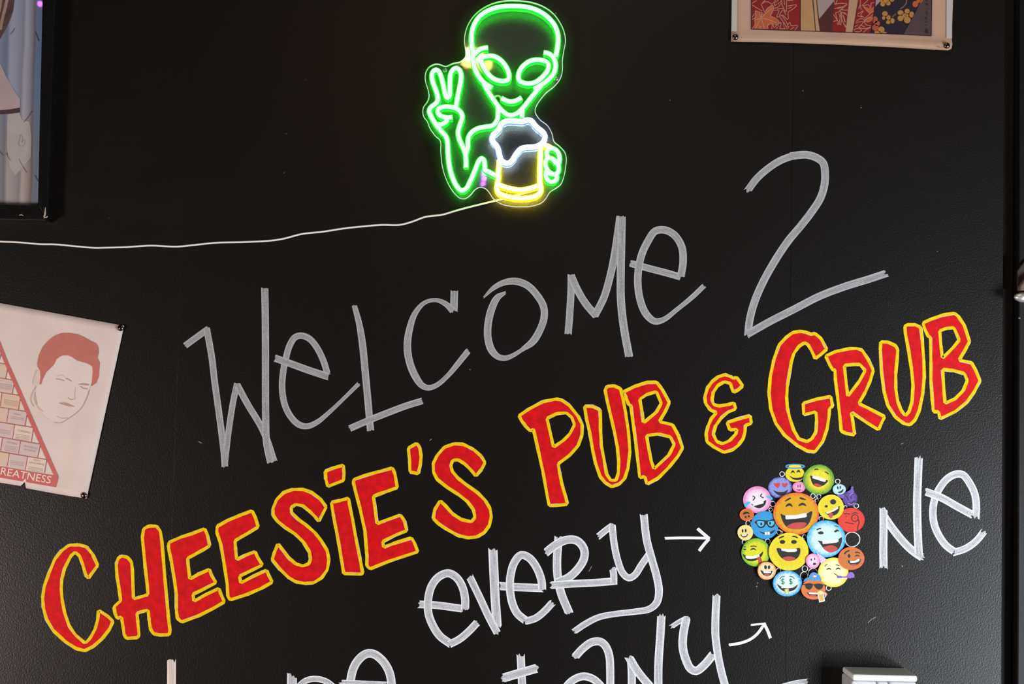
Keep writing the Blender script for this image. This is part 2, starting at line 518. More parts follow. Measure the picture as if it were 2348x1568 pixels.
letter(zEV, [([(65, 735), (200, 742), (395, 768)], 56),
             ([(412, 772), (412, 690), (390, 600), (345, 532), (285, 502), (212, 532), (160, 602), (136, 700), (138, 800), (166, 882), (222, 970), (305, 1032)], 60),
             ([(288, 1038), (375, 992), (445, 932), (505, 868)], 56)],
       WH, 'first white brushed e of every', 3)
letter(zEV, [([(620, 322), (628, 500), (638, 700), (652, 905)], 68),
             ([(448, 532), (520, 680), (590, 830), (658, 958)], 56)],
       WH, 'white brushed letter v of every', 4)
letter(zEV, [([(672, 598), (800, 606), (992, 614)], 60),
             ([(988, 628), (984, 560), (948, 462), (892, 388), (832, 366), (782, 420), (752, 520), (748, 620), (764, 720), (802, 802), (868, 858)], 60),
             ([(862, 862), (940, 838), (1002, 790), (1066, 722)], 54)],
       WH, 'second white brushed e of every', 3)
letter(zEV, [([(1112, 232), (1100, 400), (1104, 520), (1130, 650), (1190, 798)], 62),
             ([(1014, 350), (1088, 292), (1178, 252), (1250, 260), (1300, 318), (1302, 390), (1262, 462), (1192, 530), (1100, 572)], 62),
             ([(1050, 592), (1200, 582), (1400, 572), (1542, 560)], 56),
             ([(1524, 582), (1524, 520), (1516, 462)], 52)],
       WH, 'white brushed letter R of every', 4)
letter(zEV, [([(1408, 228), (1460, 185), (1518, 142)], 48),
             ([(1512, 140), (1525, 270), (1552, 402), (1590, 500), (1636, 538), (1682, 515), (1730, 442), (1785, 365)], 52),
             ([(1748, 62), (1770, 250), (1810, 402), (1848, 540), (1862, 640), (1845, 722, 56), (1790, 770, 50), (1680, 790, 46), (1540, 806, 44), (1410, 832, 46), (1310, 882, 48), (1228, 938, 46)], 58)],
       WH, 'white brushed letter y with a long curled tail', 3)
letter(zNE, [([(240, 830), (330, 960), (450, 1110), (560, 1220), (690, 1312)], 92),
             ([(232, 745), (232, 1000), (230, 1200), (232, 1420)], 92),
             ([(640, 138), (630, 400), (622, 650), (626, 950), (640, 1262)], 94)],
       WH, 'white brushed letter N beside the painted faces', 5)
letter(zNE, [([(1302, 838), (1308, 700), (1290, 570), (1230, 442), (1150, 345), (1060, 342), (962, 400), (872, 520), (820, 650), (804, 780), (820, 920), (880, 1060), (962, 1170), (1062, 1242)], 86),
             ([(722, 542), (900, 610), (1080, 710), (1268, 812)], 88),
             ([(1050, 1246), (1180, 1202), (1300, 1120), (1395, 1006)], 82)],
       WH, 'white brushed letter e at the right end of the wall', 5)
letter(zAN, [([(155, 672), (230, 592), (312, 535), (390, 530), (440, 572), (474, 660), (482, 780), (482, 1100)], 74),
             ([(40, 990), (130, 892), (230, 852), (330, 880), (440, 990)], 72)],
       WH, 'white brushed letter a of any cut by the bottom edge', 4)
letter(zAN, [([(675, 690), (682, 800), (682, 1100)], 74),
             ([(655, 672), (740, 810), (900, 1000)], 76),
             ([(958, 285), (946, 500), (930, 750), (930, 1100)], 76)],
       WH, 'white brushed letter N of any cut by the bottom edge', 5)
letter(zAN, [([(1048, 395), (1115, 350), (1198, 305)], 44),
             ([(1190, 310), (1162, 450), (1156, 580), (1186, 700), (1230, 782), (1280, 802), (1350, 752), (1445, 640)], 78),
             ([(1470, 95), (1460, 300), (1460, 480), (1482, 650), (1512, 800), (1580, 1050)], 72)],
       WH, 'white brushed letter y of any left of the curved arrow', 4)
letter(zEV, [([(828, 1112), (832, 1200), (842, 1400)], 60),
             ([(692, 1288), (800, 1255), (952, 1212)], 66)],
       WH, 'white brushed letter t cut by the bottom edge', 4)
letter(zBO, [([(202, 285), (202, 420), (200, 600)], 76)], M['pink_chalk'], 'pinkish white stroke tip at the bottom left', 6)
letter(zBO, [([(1248, 412), (1245, 600)], 84), ([(1290, 520), (1370, 455), (1455, 440), (1550, 465), (1660, 560)], 52)],
       WH, 'white brushed arched letter tip at the bottom edge', 6)
letter(zBO, [([(1750, 620), (1762, 420), (1800, 310), (1862, 240), (1912, 218), (1965, 228), (2040, 290), (2092, 380), (2112, 480), (2112, 620)], 74),
             ([(1668, 468), (1850, 475), (2070, 485)], 40)],
       WH, 'white brushed e top at the bottom edge below the red letters', 5)
letter(zAN, [([(2060, 950), (2200, 912), (2318, 895)], 44)], WH, 'short white stroke at the bottom edge left of the box', 3)


def arrow(zf, strokes, label):
    mb = MB(); d = 0.0002
    for pts, w in strokes:
        P = [(p[0], p[1], w / zf.s) for p in zf(pts)]
        ribbon(mb, P, w / zf.s, d, frayed=1.0, across=5); d += EPS
    mb.build('painted_arrow', M['thin_white'], wall, label, face_cam=True)


arrow(zEV, [([(1905, 241), (2050, 238), (2228, 240)], 19), ([(2150, 168), (2195, 208), (2240, 246)], 24), ([(2236, 246), (2205, 280), (2162, 335)], 24)],
      'straight white painted arrow pointing at the faces')
arrow(zAN, [([(1585, 560), (1680, 546), (1780, 510), (1850, 455), (1912, 368)], 26), ([(1788, 375), (1925, 362)], 18), ([(1908, 358), (1940, 420), (1970, 498)], 28)],
      'curved white painted arrow pointing up right')

# ------------------------------------------------------------------ red letters with yellow outlines
zCH = zoomer(80, 1160, 4.193); zSI = zoomer(600, 1000, 4.348); zPU = zoomer(1170, 840, 4.119); zGR = zoomer(1740, 700, 4.355)


def red_letter(zf, loops, label):
    LL = [round_corners([p[:2] for p in zf(l)], 2.0) for l in loops]
    mb = MB(); fill(mb, LL, 0.0002)
    o = mb.build('painted_letter', M['red'], wall, label, face_cam=True)
    mb = MB()
    for l in LL:
        ribbon(mb, [(x, y, 7.2 * random.uniform(0.86, 1.14)) for x, y in l], 7.2, 0.0002 + EPS * 2, smooth=False, closed=True, across=3)
    mb.build('outline', M['yellow'], o, None, face_cam=True)
    mb = MB()
    for l in LL:
        ox, oy = random.uniform(-0.6, 0.6), random.uniform(-0.5, 0.6)
        ribbon(mb, [(x + ox, y + oy, 7.2 * random.uniform(0.72, 1.16)) for x, y in l], 7.2, 0.0002 + EPS, smooth=False, closed=True, across=3)
    mb.build('undercoat', M['under'], o, None, face_cam=True)


red_letter(zCH, [[(330, 376), (420, 372), (500, 392), (560, 470), (605, 572), (515, 695), (488, 660), (460, 560), (430, 482), (388, 443), (345, 482), (290, 590), (260, 700), (253, 800), (262, 900), (285, 1020), (330, 1150), (390, 1240), (485, 1318), (530, 1272), (580, 1180), (605, 1085), (612, 1003), (690, 1050), (752, 1108), (720, 1180), (650, 1272), (560, 1352), (480, 1390), (400, 1372), (290, 1302), (180, 1200), (110, 1082), (82, 980), (74, 880), (90, 770), (130, 660), (190, 512), (260, 425)]],
           'red painted letter C with yellow outline at the far left')
red_letter(zCH, [[(830, 480), (890, 492), (930, 540), (938, 620), (943, 760), (948, 893), (1010, 875), (1088, 852), (1080, 760), (1062, 600), (1047, 450), (1033, 300), (1045, 220), (1095, 192), (1170, 193), (1205, 240), (1220, 330), (1235, 500), (1250, 700), (1270, 900), (1285, 1080), (1300, 1200), (1290, 1238), (1200, 1240), (1140, 1228), (1110, 1180), (1100, 1100), (1088, 1000), (1030, 1015), (982, 1032), (990, 1120), (1002, 1240), (988, 1266), (880, 1272), (860, 1240), (845, 1150), (833, 1068), (790, 1080), (770, 1030), (760, 970), (790, 940), (825, 913), (810, 800), (790, 680), (782, 560), (798, 505)]],
           'red painted letter H with yellow outline and a tall right stem')
red_letter(zCH, [[(1288, 350), (1400, 300), (1520, 262), (1632, 218), (1660, 280), (1682, 382), (1620, 420), (1530, 470), (1470, 502), (1475, 580), (1490, 702), (1560, 662), (1678, 608), (1700, 670), (1742, 738), (1640, 790), (1520, 850), (1530, 916), (1640, 852), (1768, 792), (1790, 850), (1822, 922), (1720, 982), (1560, 1062), (1410, 1116), (1370, 1080), (1360, 1000), (1360, 850), (1340, 700), (1310, 520), (1284, 400)]],
           'red painted letter E right after the H')
red_letter(zCH, [[(1753, 195), (1850, 140), (1980, 85), (2088, 46), (2120, 110), (2147, 202), (2060, 255), (1980, 300), (1924, 335), (1930, 420), (1940, 517), (2020, 475), (2118, 438), (2140, 490), (2188, 568), (2080, 620), (1968, 675), (1980, 740), (2090, 680), (2228, 616), (2250, 670), (2282, 732), (2180, 790), (2040, 850), (1880, 902), (1855, 870), (1850, 760), (1820, 560), (1785, 360), (1748, 250)]],
           'second red painted letter E before the first S')
red_letter(zSI, [[(645, 702), (572, 848), (530, 800), (470, 740), (410, 692), (340, 680), (293, 710), (300, 762), (370, 832), (450, 890), (530, 960), (600, 1050), (655, 1142), (670, 1232), (655, 1330), (600, 1410), (520, 1460), (430, 1467), (340, 1452), (260, 1402), (190, 1332), (105, 1230), (125, 1160), (163, 1072), (210, 1130), (270, 1212), (340, 1272), (410, 1293), (470, 1272), (488, 1220), (475, 1150), (420, 1060), (340, 980), (250, 920), (160, 850), (115, 790), (113, 720), (150, 630), (220, 560), (310, 530), (410, 530), (500, 560), (580, 620)]],
           'red painted letter S left of the dotted i')
red_letter(zSI, [[(633, 350), (720, 315), (816, 288), (822, 360), (818, 440), (740, 470), (660, 502), (640, 430)]],
           'small red painted square dot of the letter i')
red_letter(zSI, [[(695, 660), (780, 640), (867, 618), (878, 690), (907, 830), (942, 1030), (982, 1230), (1007, 1362), (990, 1376), (818, 1370), (800, 1260), (770, 1080), (740, 920), (713, 780)]],
           'red painted letter i stem below its square dot')
red_letter(zSI, [[(922, 428), (1030, 390), (1170, 352), (1302, 316), (1328, 370), (1352, 512), (1260, 545), (1170, 576), (1113, 598), (1125, 680), (1150, 872), (1230, 840), (1382, 783), (1422, 840), (1447, 942), (1340, 982), (1208, 1048), (1215, 1107), (1310, 1070), (1492, 1012), (1522, 1060), (1557, 1152), (1440, 1190), (1280, 1242), (1080, 1322), (1048, 1290), (1048, 1180), (1030, 950), (980, 720), (930, 530), (914, 460)]],
           'red painted letter E right of the dotted i')
red_letter(zSI, [[(1463, 118), (1545, 70), (1577, 110), (1590, 200), (1582, 290), (1562, 373), (1478, 356), (1475, 240)]],
           'small red painted apostrophe before the last S')
red_letter(zSI, [[(2227, 262), (2192, 330), (2135, 398), (2090, 340), (2030, 280), (1960, 235), (1905, 240), (1885, 290), (1900, 350), (1960, 420), (2050, 490), (2150, 560), (2230, 640), (2277, 720), (2290, 800), (2270, 890), (2220, 960), (2150, 1002), (2060, 1013), (1960, 990), (1850, 930), (1760, 870), (1710, 820), (1725, 730), (1780, 643), (1830, 690), (1900, 770), (1990, 830), (2090, 852), (2127, 810), (2110, 730), (2050, 650), (1960, 580), (1850, 510), (1750, 430), (1713, 360), (1710, 270), (1750, 190), (1820, 110), (1920, 75), (2010, 80), (2110, 130), (2190, 200)]],
           'red painted letter S after the apostrophe')
red_letter(zPU, [[(83, 465), (180, 400), (310, 333), (430, 308), (480, 315), (560, 370), (640, 470), (679, 550), (677, 650), (640, 750), (560, 840), (453, 920), (465, 1000), (490, 1120), (520, 1220), (540, 1302), (450, 1312), (368, 1316), (350, 1230), (310, 1000), (270, 820), (230, 640), (216, 590), (190, 612), (140, 560), (105, 510)],
                 [(348, 490), (440, 445), (530, 438), (580, 480), (607, 550), (560, 640), (500, 700), (408, 762), (390, 680), (365, 570)]],
           'red painted letter P with yellow outline')
red_letter(zPU, [[(701, 375), (780, 378), (848, 410), (852, 480), (852, 600), (862, 750), (890, 900), (912, 1020), (950, 1077), (1000, 1074), (1020, 1010), (1025, 900), (1010, 750), (980, 600), (940, 430), (910, 300), (895, 218), (920, 188), (980, 183), (1042, 210), (1062, 290), (1092, 450), (1117, 620), (1130, 800), (1115, 950), (1080, 1060), (1030, 1112), (960, 1137), (900, 1102), (850, 1042), (810, 930), (780, 800), (750, 620), (718, 480)]],
           'red painted letter U beside the P')
red_letter(zPU, [[(1068, 240), (1170, 190), (1290, 150), (1382, 148), (1430, 210), (1502, 340), (1462, 430), (1408, 522), (1532, 550), (1582, 640), (1627, 772), (1582, 850), (1500, 952), (1400, 1052), (1290, 1112), (1270, 1040), (1222, 1050), (1212, 960), (1188, 750), (1163, 560), (1138, 368), (1120, 362), (1090, 292)],
                 [(1223, 310), (1290, 265), (1380, 238), (1427, 350), (1380, 432), (1258, 532), (1245, 430)],
                 [(1286, 653), (1400, 638), (1512, 665), (1547, 740), (1500, 832), (1358, 968), (1330, 890), (1305, 760)]],
           'red painted letter B before the ampersand')
red_letter(zPU, [[(2025, 78), (2080, 95), (2110, 114), (2136, 102), (2165, 140), (2196, 185), (2150, 225), (2110, 245), (2090, 200), (2080, 160), (2020, 145), (1960, 180), (1920, 240), (1905, 310), (1920, 360), (1970, 373), (2060, 360), (2112, 343), (2130, 402), (2060, 430), (1990, 490), (1940, 560), (1918, 640), (1950, 710), (2005, 730), (2070, 702), (2130, 640), (2142, 592), (2075, 602), (2048, 530), (2140, 500), (2268, 466), (2277, 538), (2222, 555), (2217, 620), (2200, 680), (2160, 740), (2100, 790), (2015, 812), (1930, 765), (1858, 712), (1850, 640), (1870, 560), (1900, 490), (1950, 435), (1890, 412), (1845, 350), (1838, 290), (1860, 210), (1900, 150), (1960, 100)]],
           'red painted ampersand with yellow outline')
red_letter(zGR, [[(420, 258), (480, 270), (515, 287), (560, 280), (622, 330), (678, 437), (620, 490), (563, 532), (530, 460), (490, 390), (455, 373), (400, 410), (350, 480), (325, 560), (305, 680), (285, 800), (278, 920), (285, 1020), (310, 1130), (350, 1250), (400, 1332), (480, 1360), (530, 1332), (570, 1260), (577, 1150), (570, 1063), (448, 1092), (443, 975), (560, 940), (718, 908), (738, 1007), (705, 1030), (702, 1100), (682, 1230), (642, 1352), (560, 1463), (480, 1452), (390, 1402), (260, 1300), (170, 1180), (120, 1040), (101, 880), (113, 720), (150, 540), (200, 400), (270, 320), (340, 270)]],
           'red painted letter G with yellow outline')
red_letter(zGR, [[(668, 505), (770, 460), (900, 433), (980, 430), (1032, 450), (1092, 540), (1143, 650), (1110, 762), (1060, 872), (998, 980), (1110, 1035), (1258, 1112), (1227, 1170), (1195, 1243), (1080, 1172), (923, 1068), (940, 1170), (957, 1293), (880, 1282), (823, 1256), (808, 1100), (785, 900), (765, 750), (760, 642), (740, 647), (700, 580)],
                 [(853, 600), (930, 590), (1007, 588), (1062, 650), (1000, 762), (888, 908), (875, 800)]],
           'red painted letter R beside the G')
red_letter(zGR, [[(1218, 363), (1290, 368), (1362, 400), (1387, 440), (1382, 530), (1367, 680), (1367, 830), (1387, 960), (1422, 1050), (1462, 1102), (1500, 1062), (1530, 960), (1540, 800), (1525, 640), (1500, 480), (1465, 290), (1458, 210), (1480, 193), (1560, 193), (1617, 220), (1632, 350), (1647, 550), (1652, 700), (1637, 880), (1602, 1050), (1562, 1142), (1510, 1193), (1450, 1182), (1360, 1112), (1288, 1000), (1248, 850), (1223, 650), (1213, 450)]],
           'red painted letter U before the last B')
red_letter(zGR, [[(1638, 175), (1720, 138), (1840, 95), (1952, 78), (1992, 110), (2052, 200), (2103, 360), (2062, 442), (1998, 547), (2122, 570), (2162, 640), (2208, 750), (2152, 862), (2072, 972), (1960, 1062), (1808, 1132), (1795, 1062), (1743, 1062), (1733, 960), (1718, 760), (1718, 560), (1714, 316), (1693, 312), (1658, 240)],
                 [(1806, 255), (1870, 230), (1947, 223), (2002, 345), (1940, 422), (1833, 528), (1818, 400)],
                 [(1836, 638), (1940, 650), (2052, 680), (2082, 750), (2040, 852), (1960, 932), (1860, 978), (1848, 850)]],
           'red painted letter B at the upper right end')

for pts, w in (([(1990, 1428), (1997, 1421), (2009, 1414)], 1.1), ([(2068, 1296), (2070, 1300)], 1.8), ([(1734, 1346), (1736, 1343)], 2.0), ([(1737, 1338), (1738, 1335)], 1.6), ([(1350, 1310), (1357, 1298)], 1.2), ([(2066, 1018), (2071, 1016)], 1.4), ([(985, 1010), (990, 1006)], 1.2), ([(455, 1012), (462, 1016)], 1.4)):
    mb = MB(); ribbon(mb, [p + (w,) for p in pts], w, 0.0002, across=3, step=2)
    mb.build('paint_fleck', plain('dusty_fleck', (0.28, 0.27, 0.26, 1), 0.7), wall, None, face_cam=True)

# ------------------------------------------------------------------ painted laughing faces
zEM = zoomer(1680, 1050, 4.481)
K = 1 / zEM.s
PC = {
    'yellow': disc_paint('crayon_yellow', srgb(232, 214, 40), srgb(240, 222, 50), 0.85, 0.1, 0.22),
    'green': disc_paint('crayon_green', srgb(232, 224, 48), srgb(60, 150, 50), 0.80, 0.26, 0.2),
    'lavender': disc_paint('crayon_lavender', srgb(140, 152, 220), srgb(88, 70, 165), 0.9, 0.09, 0.2),
    'pink': disc_paint('crayon_pink', srgb(244, 170, 205), srgb(228, 120, 175), 0.75, 0.25, 0.15),
    'sky': disc_paint('crayon_sky', srgb(188, 226, 234), srgb(160, 212, 228), 0.8, 0.2, 0.1),
    'purple': disc_paint('crayon_purple', srgb(112, 78, 176), srgb(76, 52, 136), 0.75, 0.25, 0.3),
    'rose': disc_paint('crayon_rose', srgb(244, 226, 238), srgb(222, 128, 186), 0.74, 0.24, 0.12),
    'orange': disc_paint('crayon_orange', srgb(206, 110, 44), srgb(236, 116, 44), 0.85, 0.1, 0.2),
    'blue': disc_paint('crayon_blue', srgb(56, 164, 222), srgb(48, 150, 214), 0.7, 0.3, 0.25),
    'cream': disc_paint('crayon_cream', srgb(240, 218, 140), srgb(246, 224, 140), 0.8, 0.2, 0.15),
    'amber': disc_paint('crayon_amber', srgb(224, 166, 12), srgb(240, 98, 40), 0.93, 0.1, 0.2),
    'red': disc_paint('crayon_red', srgb(226, 62, 46), srgb(214, 56, 46), 0.85, 0.15, 0.15),
    'cyan': disc_paint('crayon_cyan', srgb(204, 232, 242), srgb(40, 172, 232), 0.83, 0.15, 0.08),
    'lime': disc_paint('crayon_lime', srgb(222, 222, 36), srgb(96, 180, 44), 0.86, 0.2, 0.2),
    'blush': disc_paint('crayon_blush', srgb(244, 206, 226), srgb(226, 130, 186), 0.78, 0.26, 0.12),
    'brown': disc_paint('crayon_brown', srgb(204, 120, 58), srgb(240, 104, 56), 0.9, 0.08, 0.2),
    'peach': disc_paint('crayon_peach', srgb(240, 218, 170), srgb(240, 140, 50), 0.87, 0.1, 0.12),
    'money': disc_paint('crayon_money', srgb(210, 232, 242), srgb(24, 156, 226), 0.83, 0.14, 0.08),
    'party': disc_paint('crayon_party', srgb(250, 236, 180), srgb(250, 214, 60), 0.85, 0.2, 0.08),
    'tan': disc_paint('crayon_tan', srgb(214, 124, 60), srgb(236, 122, 66), 0.85, 0.15, 0.2),
}
PEN = {
    'dark': M['dark'], 'white': M['white'], 'tongue': M['tongue'],
    'halo': plain('blue_halo_pen', srgb(72, 150, 188), 0.6), 'tear': plain('blue_tear_pen', srgb(66, 176, 226), 0.6),
    'heart': plain('red_heart_pen', srgb(196, 56, 56), 0.6), 'green': plain('green_money_pen', srgb(40, 152, 62), 0.6),
    'olive': plain('olive_note_pen', srgb(176, 186, 60), 0.6), 'cap': plain('blue_cap_pen', srgb(52, 146, 206), 0.6, 0.12, 200),
    'beer': plain('beer_tan_pen', srgb(222, 170, 88), 0.6), 'foam': plain('beer_foam_pen', srgb(226, 218, 150), 0.6),
    'hat': plain('pale_hat_pen', srgb(206, 208, 236), 0.6), 'stripe': plain('pink_stripe_pen', srgb(222, 158, 208), 0.6),
    'violet': plain('violet_pen', srgb(138, 96, 196), 0.6, 0.3, 500), 'purple': plain('purple_pen', srgb(112, 80, 176), 0.6),
    'lens': plain('blue_lens_pen', srgb(70, 186, 228), 0.6), 'brown': plain('brown_ear_pen', srgb(214, 130, 70), 0.6),
    'yellow': plain('yellow_pen', srgb(238, 212, 40), 0.6), 'rosemark': plain('rose_mark_pen', srgb(206, 92, 96), 0.6),
}
layer = [0]


def face(cx, cy, rx, ry, mat, label, feats):
    """feats: (name, pen, kind, data[, width]) with kind poly / line / ell in zoomed pixels"""
    base = 0.0002 + layer[0] * EPS * 0.7
    layer[0] += 5
    c = zEM([(cx, cy)])[0]
    mb = MB(); disc(mb, c[0], c[1], rx * K, ry * K, base)
    o = mb.build('painted_face', PC[mat], wall, label, face_cam=True)
    for i, f in enumerate(feats):
        d = base + EPS * (0.7 + 0.28 * i)
        mb = MB()
        if f[2] == 'poly':
            fill(mb, [[p[:2] for p in spline(zEM(f[3]), 1.2, True)]], d)
        elif f[2] == 'sharp':
            fill(mb, [zEM(f[3])], d)
        elif f[2] == 'ell':
            q = f[3]; e = ell(q[0], q[1], q[2], q[3], q[4] if len(q) > 4 else 0)
            fill(mb, [zEM(e)], d)
        else:
            for ln in (f[3] if isinstance(f[3][0], list) else [f[3]]):
                ribbon(mb, [(p[0], p[1], f[4] * K) for p in zEM(ln)], f[4] * K, d, across=3, step=1.5)
        mb.build(f[0], PEN[f[1]], o, None, face_cam=True)
    return o


def rings(lst):
    for cx, cy, r in lst:
        mb = MB(); c = zEM([(cx, cy)])[0]
        e = ell(c[0], c[1], r * K, r * K * random.uniform(0.92, 1.08), 0, 26, 0.02)
        ribbon(mb, [(x, y, (6.5 if r < 40 else 8.5) * K * random.uniform(0.8, 1.25)) for x, y in e], 7 * K, 0.00024, smooth=False, closed=True, across=3)
        mb.build('painted_ring', M['white'], wall, None, face_cam=True)


rings([(508, 165, 24), (1080, 240, 24), (412, 472, 27), (390, 530, 18), (160, 670, 25), (117, 863, 20), (360, 857, 25), (475, 762, 23), (505, 765, 9),
       (825, 390, 23), (885, 395, 22), (863, 435, 17), (1158, 502, 15), (1270, 492, 24), (910, 622, 24), (737, 808, 20), (742, 1137, 29), (733, 1207, 37),
       (825, 1180, 47), (1230, 836, 76), (472, 1153, 22), (987, 1335, 25)])


def arch(x, y, w, h, rot=0.0):
    """closed-eye arch, thick in the middle"""
    pts = [(-w, h * 0.5), (-w * 0.85, -h * 0.2), (-w * 0.4, -h * 0.8), (0.05 * w, -h), (w * 0.5, -h * 0.8), (w * 0.9, -h * 0.1), (w, h * 0.5), (w * 0.5, h * 0.15), (0, 0), (-w * 0.5, h * 0.2)]
    return [(x + a * math.cos(rot) - b * math.sin(rot), y + a * math.sin(rot) + b * math.cos(rot)) for a, b in pts]


face(640, 165, 99, 80, 'yellow', 'small yellow painted face under a blue halo', [
    ('halo', 'yellow', 'poly', [(575, 92), (590, 70), (640, 66), (690, 70), (706, 90), (640, 104)]),
    ('halo', 'halo', 'line', [(542, 86), (570, 72), (640, 66), (710, 72), (738, 86), (705, 100), (640, 104), (575, 100), (542, 86)], 13),
    ('eye', 'dark', 'poly', arch(618, 147, 20, 20)), ('eye', 'dark', 'poly', arch(676, 142, 20, 20)),
    ('mouth', 'dark', 'poly', [(585, 180), (615, 199), (660, 204), (705, 196), (734, 181), (710, 216), (658, 227), (612, 212)])])
face(487, 304, 123, 110, 'lavender', 'lavender painted face with heart eyes', [
    ('heart_eye', 'heart', 'sharp', [(421, 262), (432, 256), (446, 264), (458, 256), (480, 254), (490, 266), (484, 285), (464, 312), (440, 292), (424, 275)]),
    ('heart_eye', 'heart', 'sharp', [(502, 264), (514, 256), (532, 266), (548, 255), (564, 258), (566, 275), (552, 290), (538, 308), (512, 288)]),
    ('mouth', 'dark', 'poly', [(418, 330), (450, 344), (490, 350), (535, 344), (570, 325), (545, 364), (492, 386), (448, 366)])])
face(682, 298, 68, 56, 'pink', 'tiny pink painted face between the halo and green faces', [
    ('eye', 'dark', 'line', [(671, 275), (671, 303)], 8), ('eye', 'dark', 'line', [(694, 272), (694, 302)], 8),
    ('mouth', 'dark', 'poly', [(655, 317), (680, 326), (703, 320), (690, 334), (672, 332)])])
face(885, 222, 161, 155, 'green', 'large green rimmed laughing painted face at the top', [
    ('brow', 'dark', 'line', [(840, 122), (858, 114), (880, 120)], 11), ('brow', 'dark', 'line', [(948, 144), (965, 148), (984, 166)], 11),
    ('mouth', 'dark', 'poly', [(798, 180), (830, 190), (920, 220), (978, 232), (950, 270), (905, 292), (862, 296), (825, 270), (806, 225)]),
    ('tongue', 'tongue', 'poly', [(835, 268), (860, 262), (890, 270), (915, 288), (880, 299), (850, 290)]),
    ('teeth', 'white', 'sharp', [(824, 178), (890, 196), (958, 222), (955, 240), (944, 246), (880, 226), (818, 206)])])
face(252, 428, 145, 138, 'rose', 'pale pink painted face crying with laughter', [
    ('eye', 'dark', 'line', [(205, 388), (228, 406), (208, 436)], 11), ('eye', 'dark', 'line', [(300, 365), (287, 392), (318, 410)], 11),
    ('mouth', 'dark', 'poly', [(190, 470), (230, 480), (310, 450), (342, 432), (338, 470), (310, 502), (268, 517), (220, 498)]),
    ('teeth', 'white', 'sharp', [(206, 466), (310, 440), (318, 458), (314, 466), (212, 494)]),
    ('tear', 'tear', 'poly', [(340, 400), (365, 390), (395, 395), (412, 420), (400, 432), (370, 412)]),
    ('tear', 'tear', 'poly', [(118, 480), (140, 455), (170, 446), (184, 455), (160, 480), (130, 502)])])
face(145, 583, 73, 64, 'orange', 'small orange upside down painted face at the left', [
    ('mouth', 'dark', 'poly', [(102, 576), (118, 556), (142, 552), (168, 562), (176, 576), (148, 570), (122, 580)]),
    ('eye', 'dark', 'ell', (134, 606, 10, 12)), ('eye', 'dark', 'ell', (166, 598, 9, 12, -0.5))])
face(330, 690, 142, 144, 'blue', 'blue painted face with black glasses and buck teeth', [
    ('glasses', 'dark', 'poly', [(225, 662), (262, 634), (330, 640), (370, 640), (410, 628), (440, 630), (438, 670), (420, 710), (372, 712), (345, 680), (318, 712), (270, 716), (244, 680)]),
    ('lens', 'lens', 'poly', [(252, 650), (290, 646), (322, 656), (318, 690), (290, 706), (262, 690)]),
    ('lens', 'lens', 'poly', [(362, 656), (400, 646), (428, 650), (420, 684), (395, 700), (368, 686)]),
    ('eye', 'dark', 'ell', (294, 677, 10, 16)), ('eye', 'dark', 'ell', (384, 670, 10, 15)),
    ('mouth', 'dark', 'poly', [(272, 752), (310, 764), (360, 764), (410, 750), (438, 734), (410, 772), (360, 782), (310, 778)]),
    ('teeth', 'white', 'sharp', [(328, 760), (352, 758), (352, 788), (330, 788)]), ('teeth', 'white', 'sharp', [(357, 758), (380, 757), (383, 786), (358, 788)])])
face(130, 767, 80, 80, 'cream', 'small cream painted face at the far left', [
    ('eye', 'dark', 'ell', (102, 748, 9, 18)), ('eye', 'dark', 'ell', (134, 746, 9, 18)),
    ('mouth', 'dark', 'poly', [(78, 782), (110, 796), (158, 780), (145, 805), (120, 818), (92, 806)]),
    ('tongue', 'tongue', 'ell', (120, 810, 14, 6)), ('teeth', 'white', 'sharp', [(92, 790), (146, 784), (140, 798), (100, 802)])])
face(238, 970, 148, 145, 'lime', 'lime green painted face with tongue hanging out', [
    ('brow', 'dark', 'line', [(110, 912), (136, 912)], 7), ('brow', 'dark', 'line', [(184, 908), (215, 904), (246, 910)], 9),
    ('eye', 'dark', 'ell', (124, 938, 15, 8)), ('eye', 'dark', 'poly', arch(211, 940, 30, 16)),
    ('mouth', 'dark', 'poly', [(106, 986), (140, 1006), (200, 1008), (270, 995), (312, 962), (300, 1005), (260, 1040), (200, 1060), (150, 1050), (118, 1020)]),
    ('teeth', 'white', 'poly', [(132, 1008), (200, 1006), (270, 994), (276, 1012), (220, 1032), (150, 1034), (134, 1022)]),
    ('tongue', 'tongue', 'poly', [(246, 1026), (276, 1014), (294, 1034), (300, 1070), (284, 1090), (266, 1084), (264, 1050)])])
face(1095, 322, 68, 55, 'sky', 'tiny pale blue painted face beside the purple devil', [
    ('eye', 'dark', 'ell', (1080, 306, 8, 16, -0.2)), ('eye', 'dark', 'ell', (1106, 302, 7, 16)),
    ('mouth', 'dark', 'poly', [(1080, 350), (1110, 340), (1138, 318), (1132, 345), (1108, 360), (1088, 358)])])
face(1205, 416, 77, 78, 'purple', 'purple painted devil face with horns', [
    ('horn', 'purple', 'poly', [(1178, 350), (1210, 325), (1225, 290), (1240, 294), (1240, 320), (1248, 352), (1215, 360)]),
    ('horn', 'purple', 'poly', [(1072, 382), (1110, 380), (1140, 372), (1150, 400), (1128, 414), (1095, 402)]),
    ('brow', 'dark', 'line', [(1150, 388), (1172, 394), (1184, 420), (1186, 436)], 9), ('brow', 'dark', 'line', [(1236, 366), (1216, 378), (1212, 400), (1224, 416)], 9),
    ('mouth', 'dark', 'poly', [(1180, 456), (1215, 460), (1254, 436), (1248, 460), (1215, 470)]),
    ('highlight', 'hat', 'line', [(1204, 392), (1214, 374), (1236, 360)], 4), ('highlight', 'hat', 'line', [(1184, 462), (1215, 476), (1250, 462)], 4)])
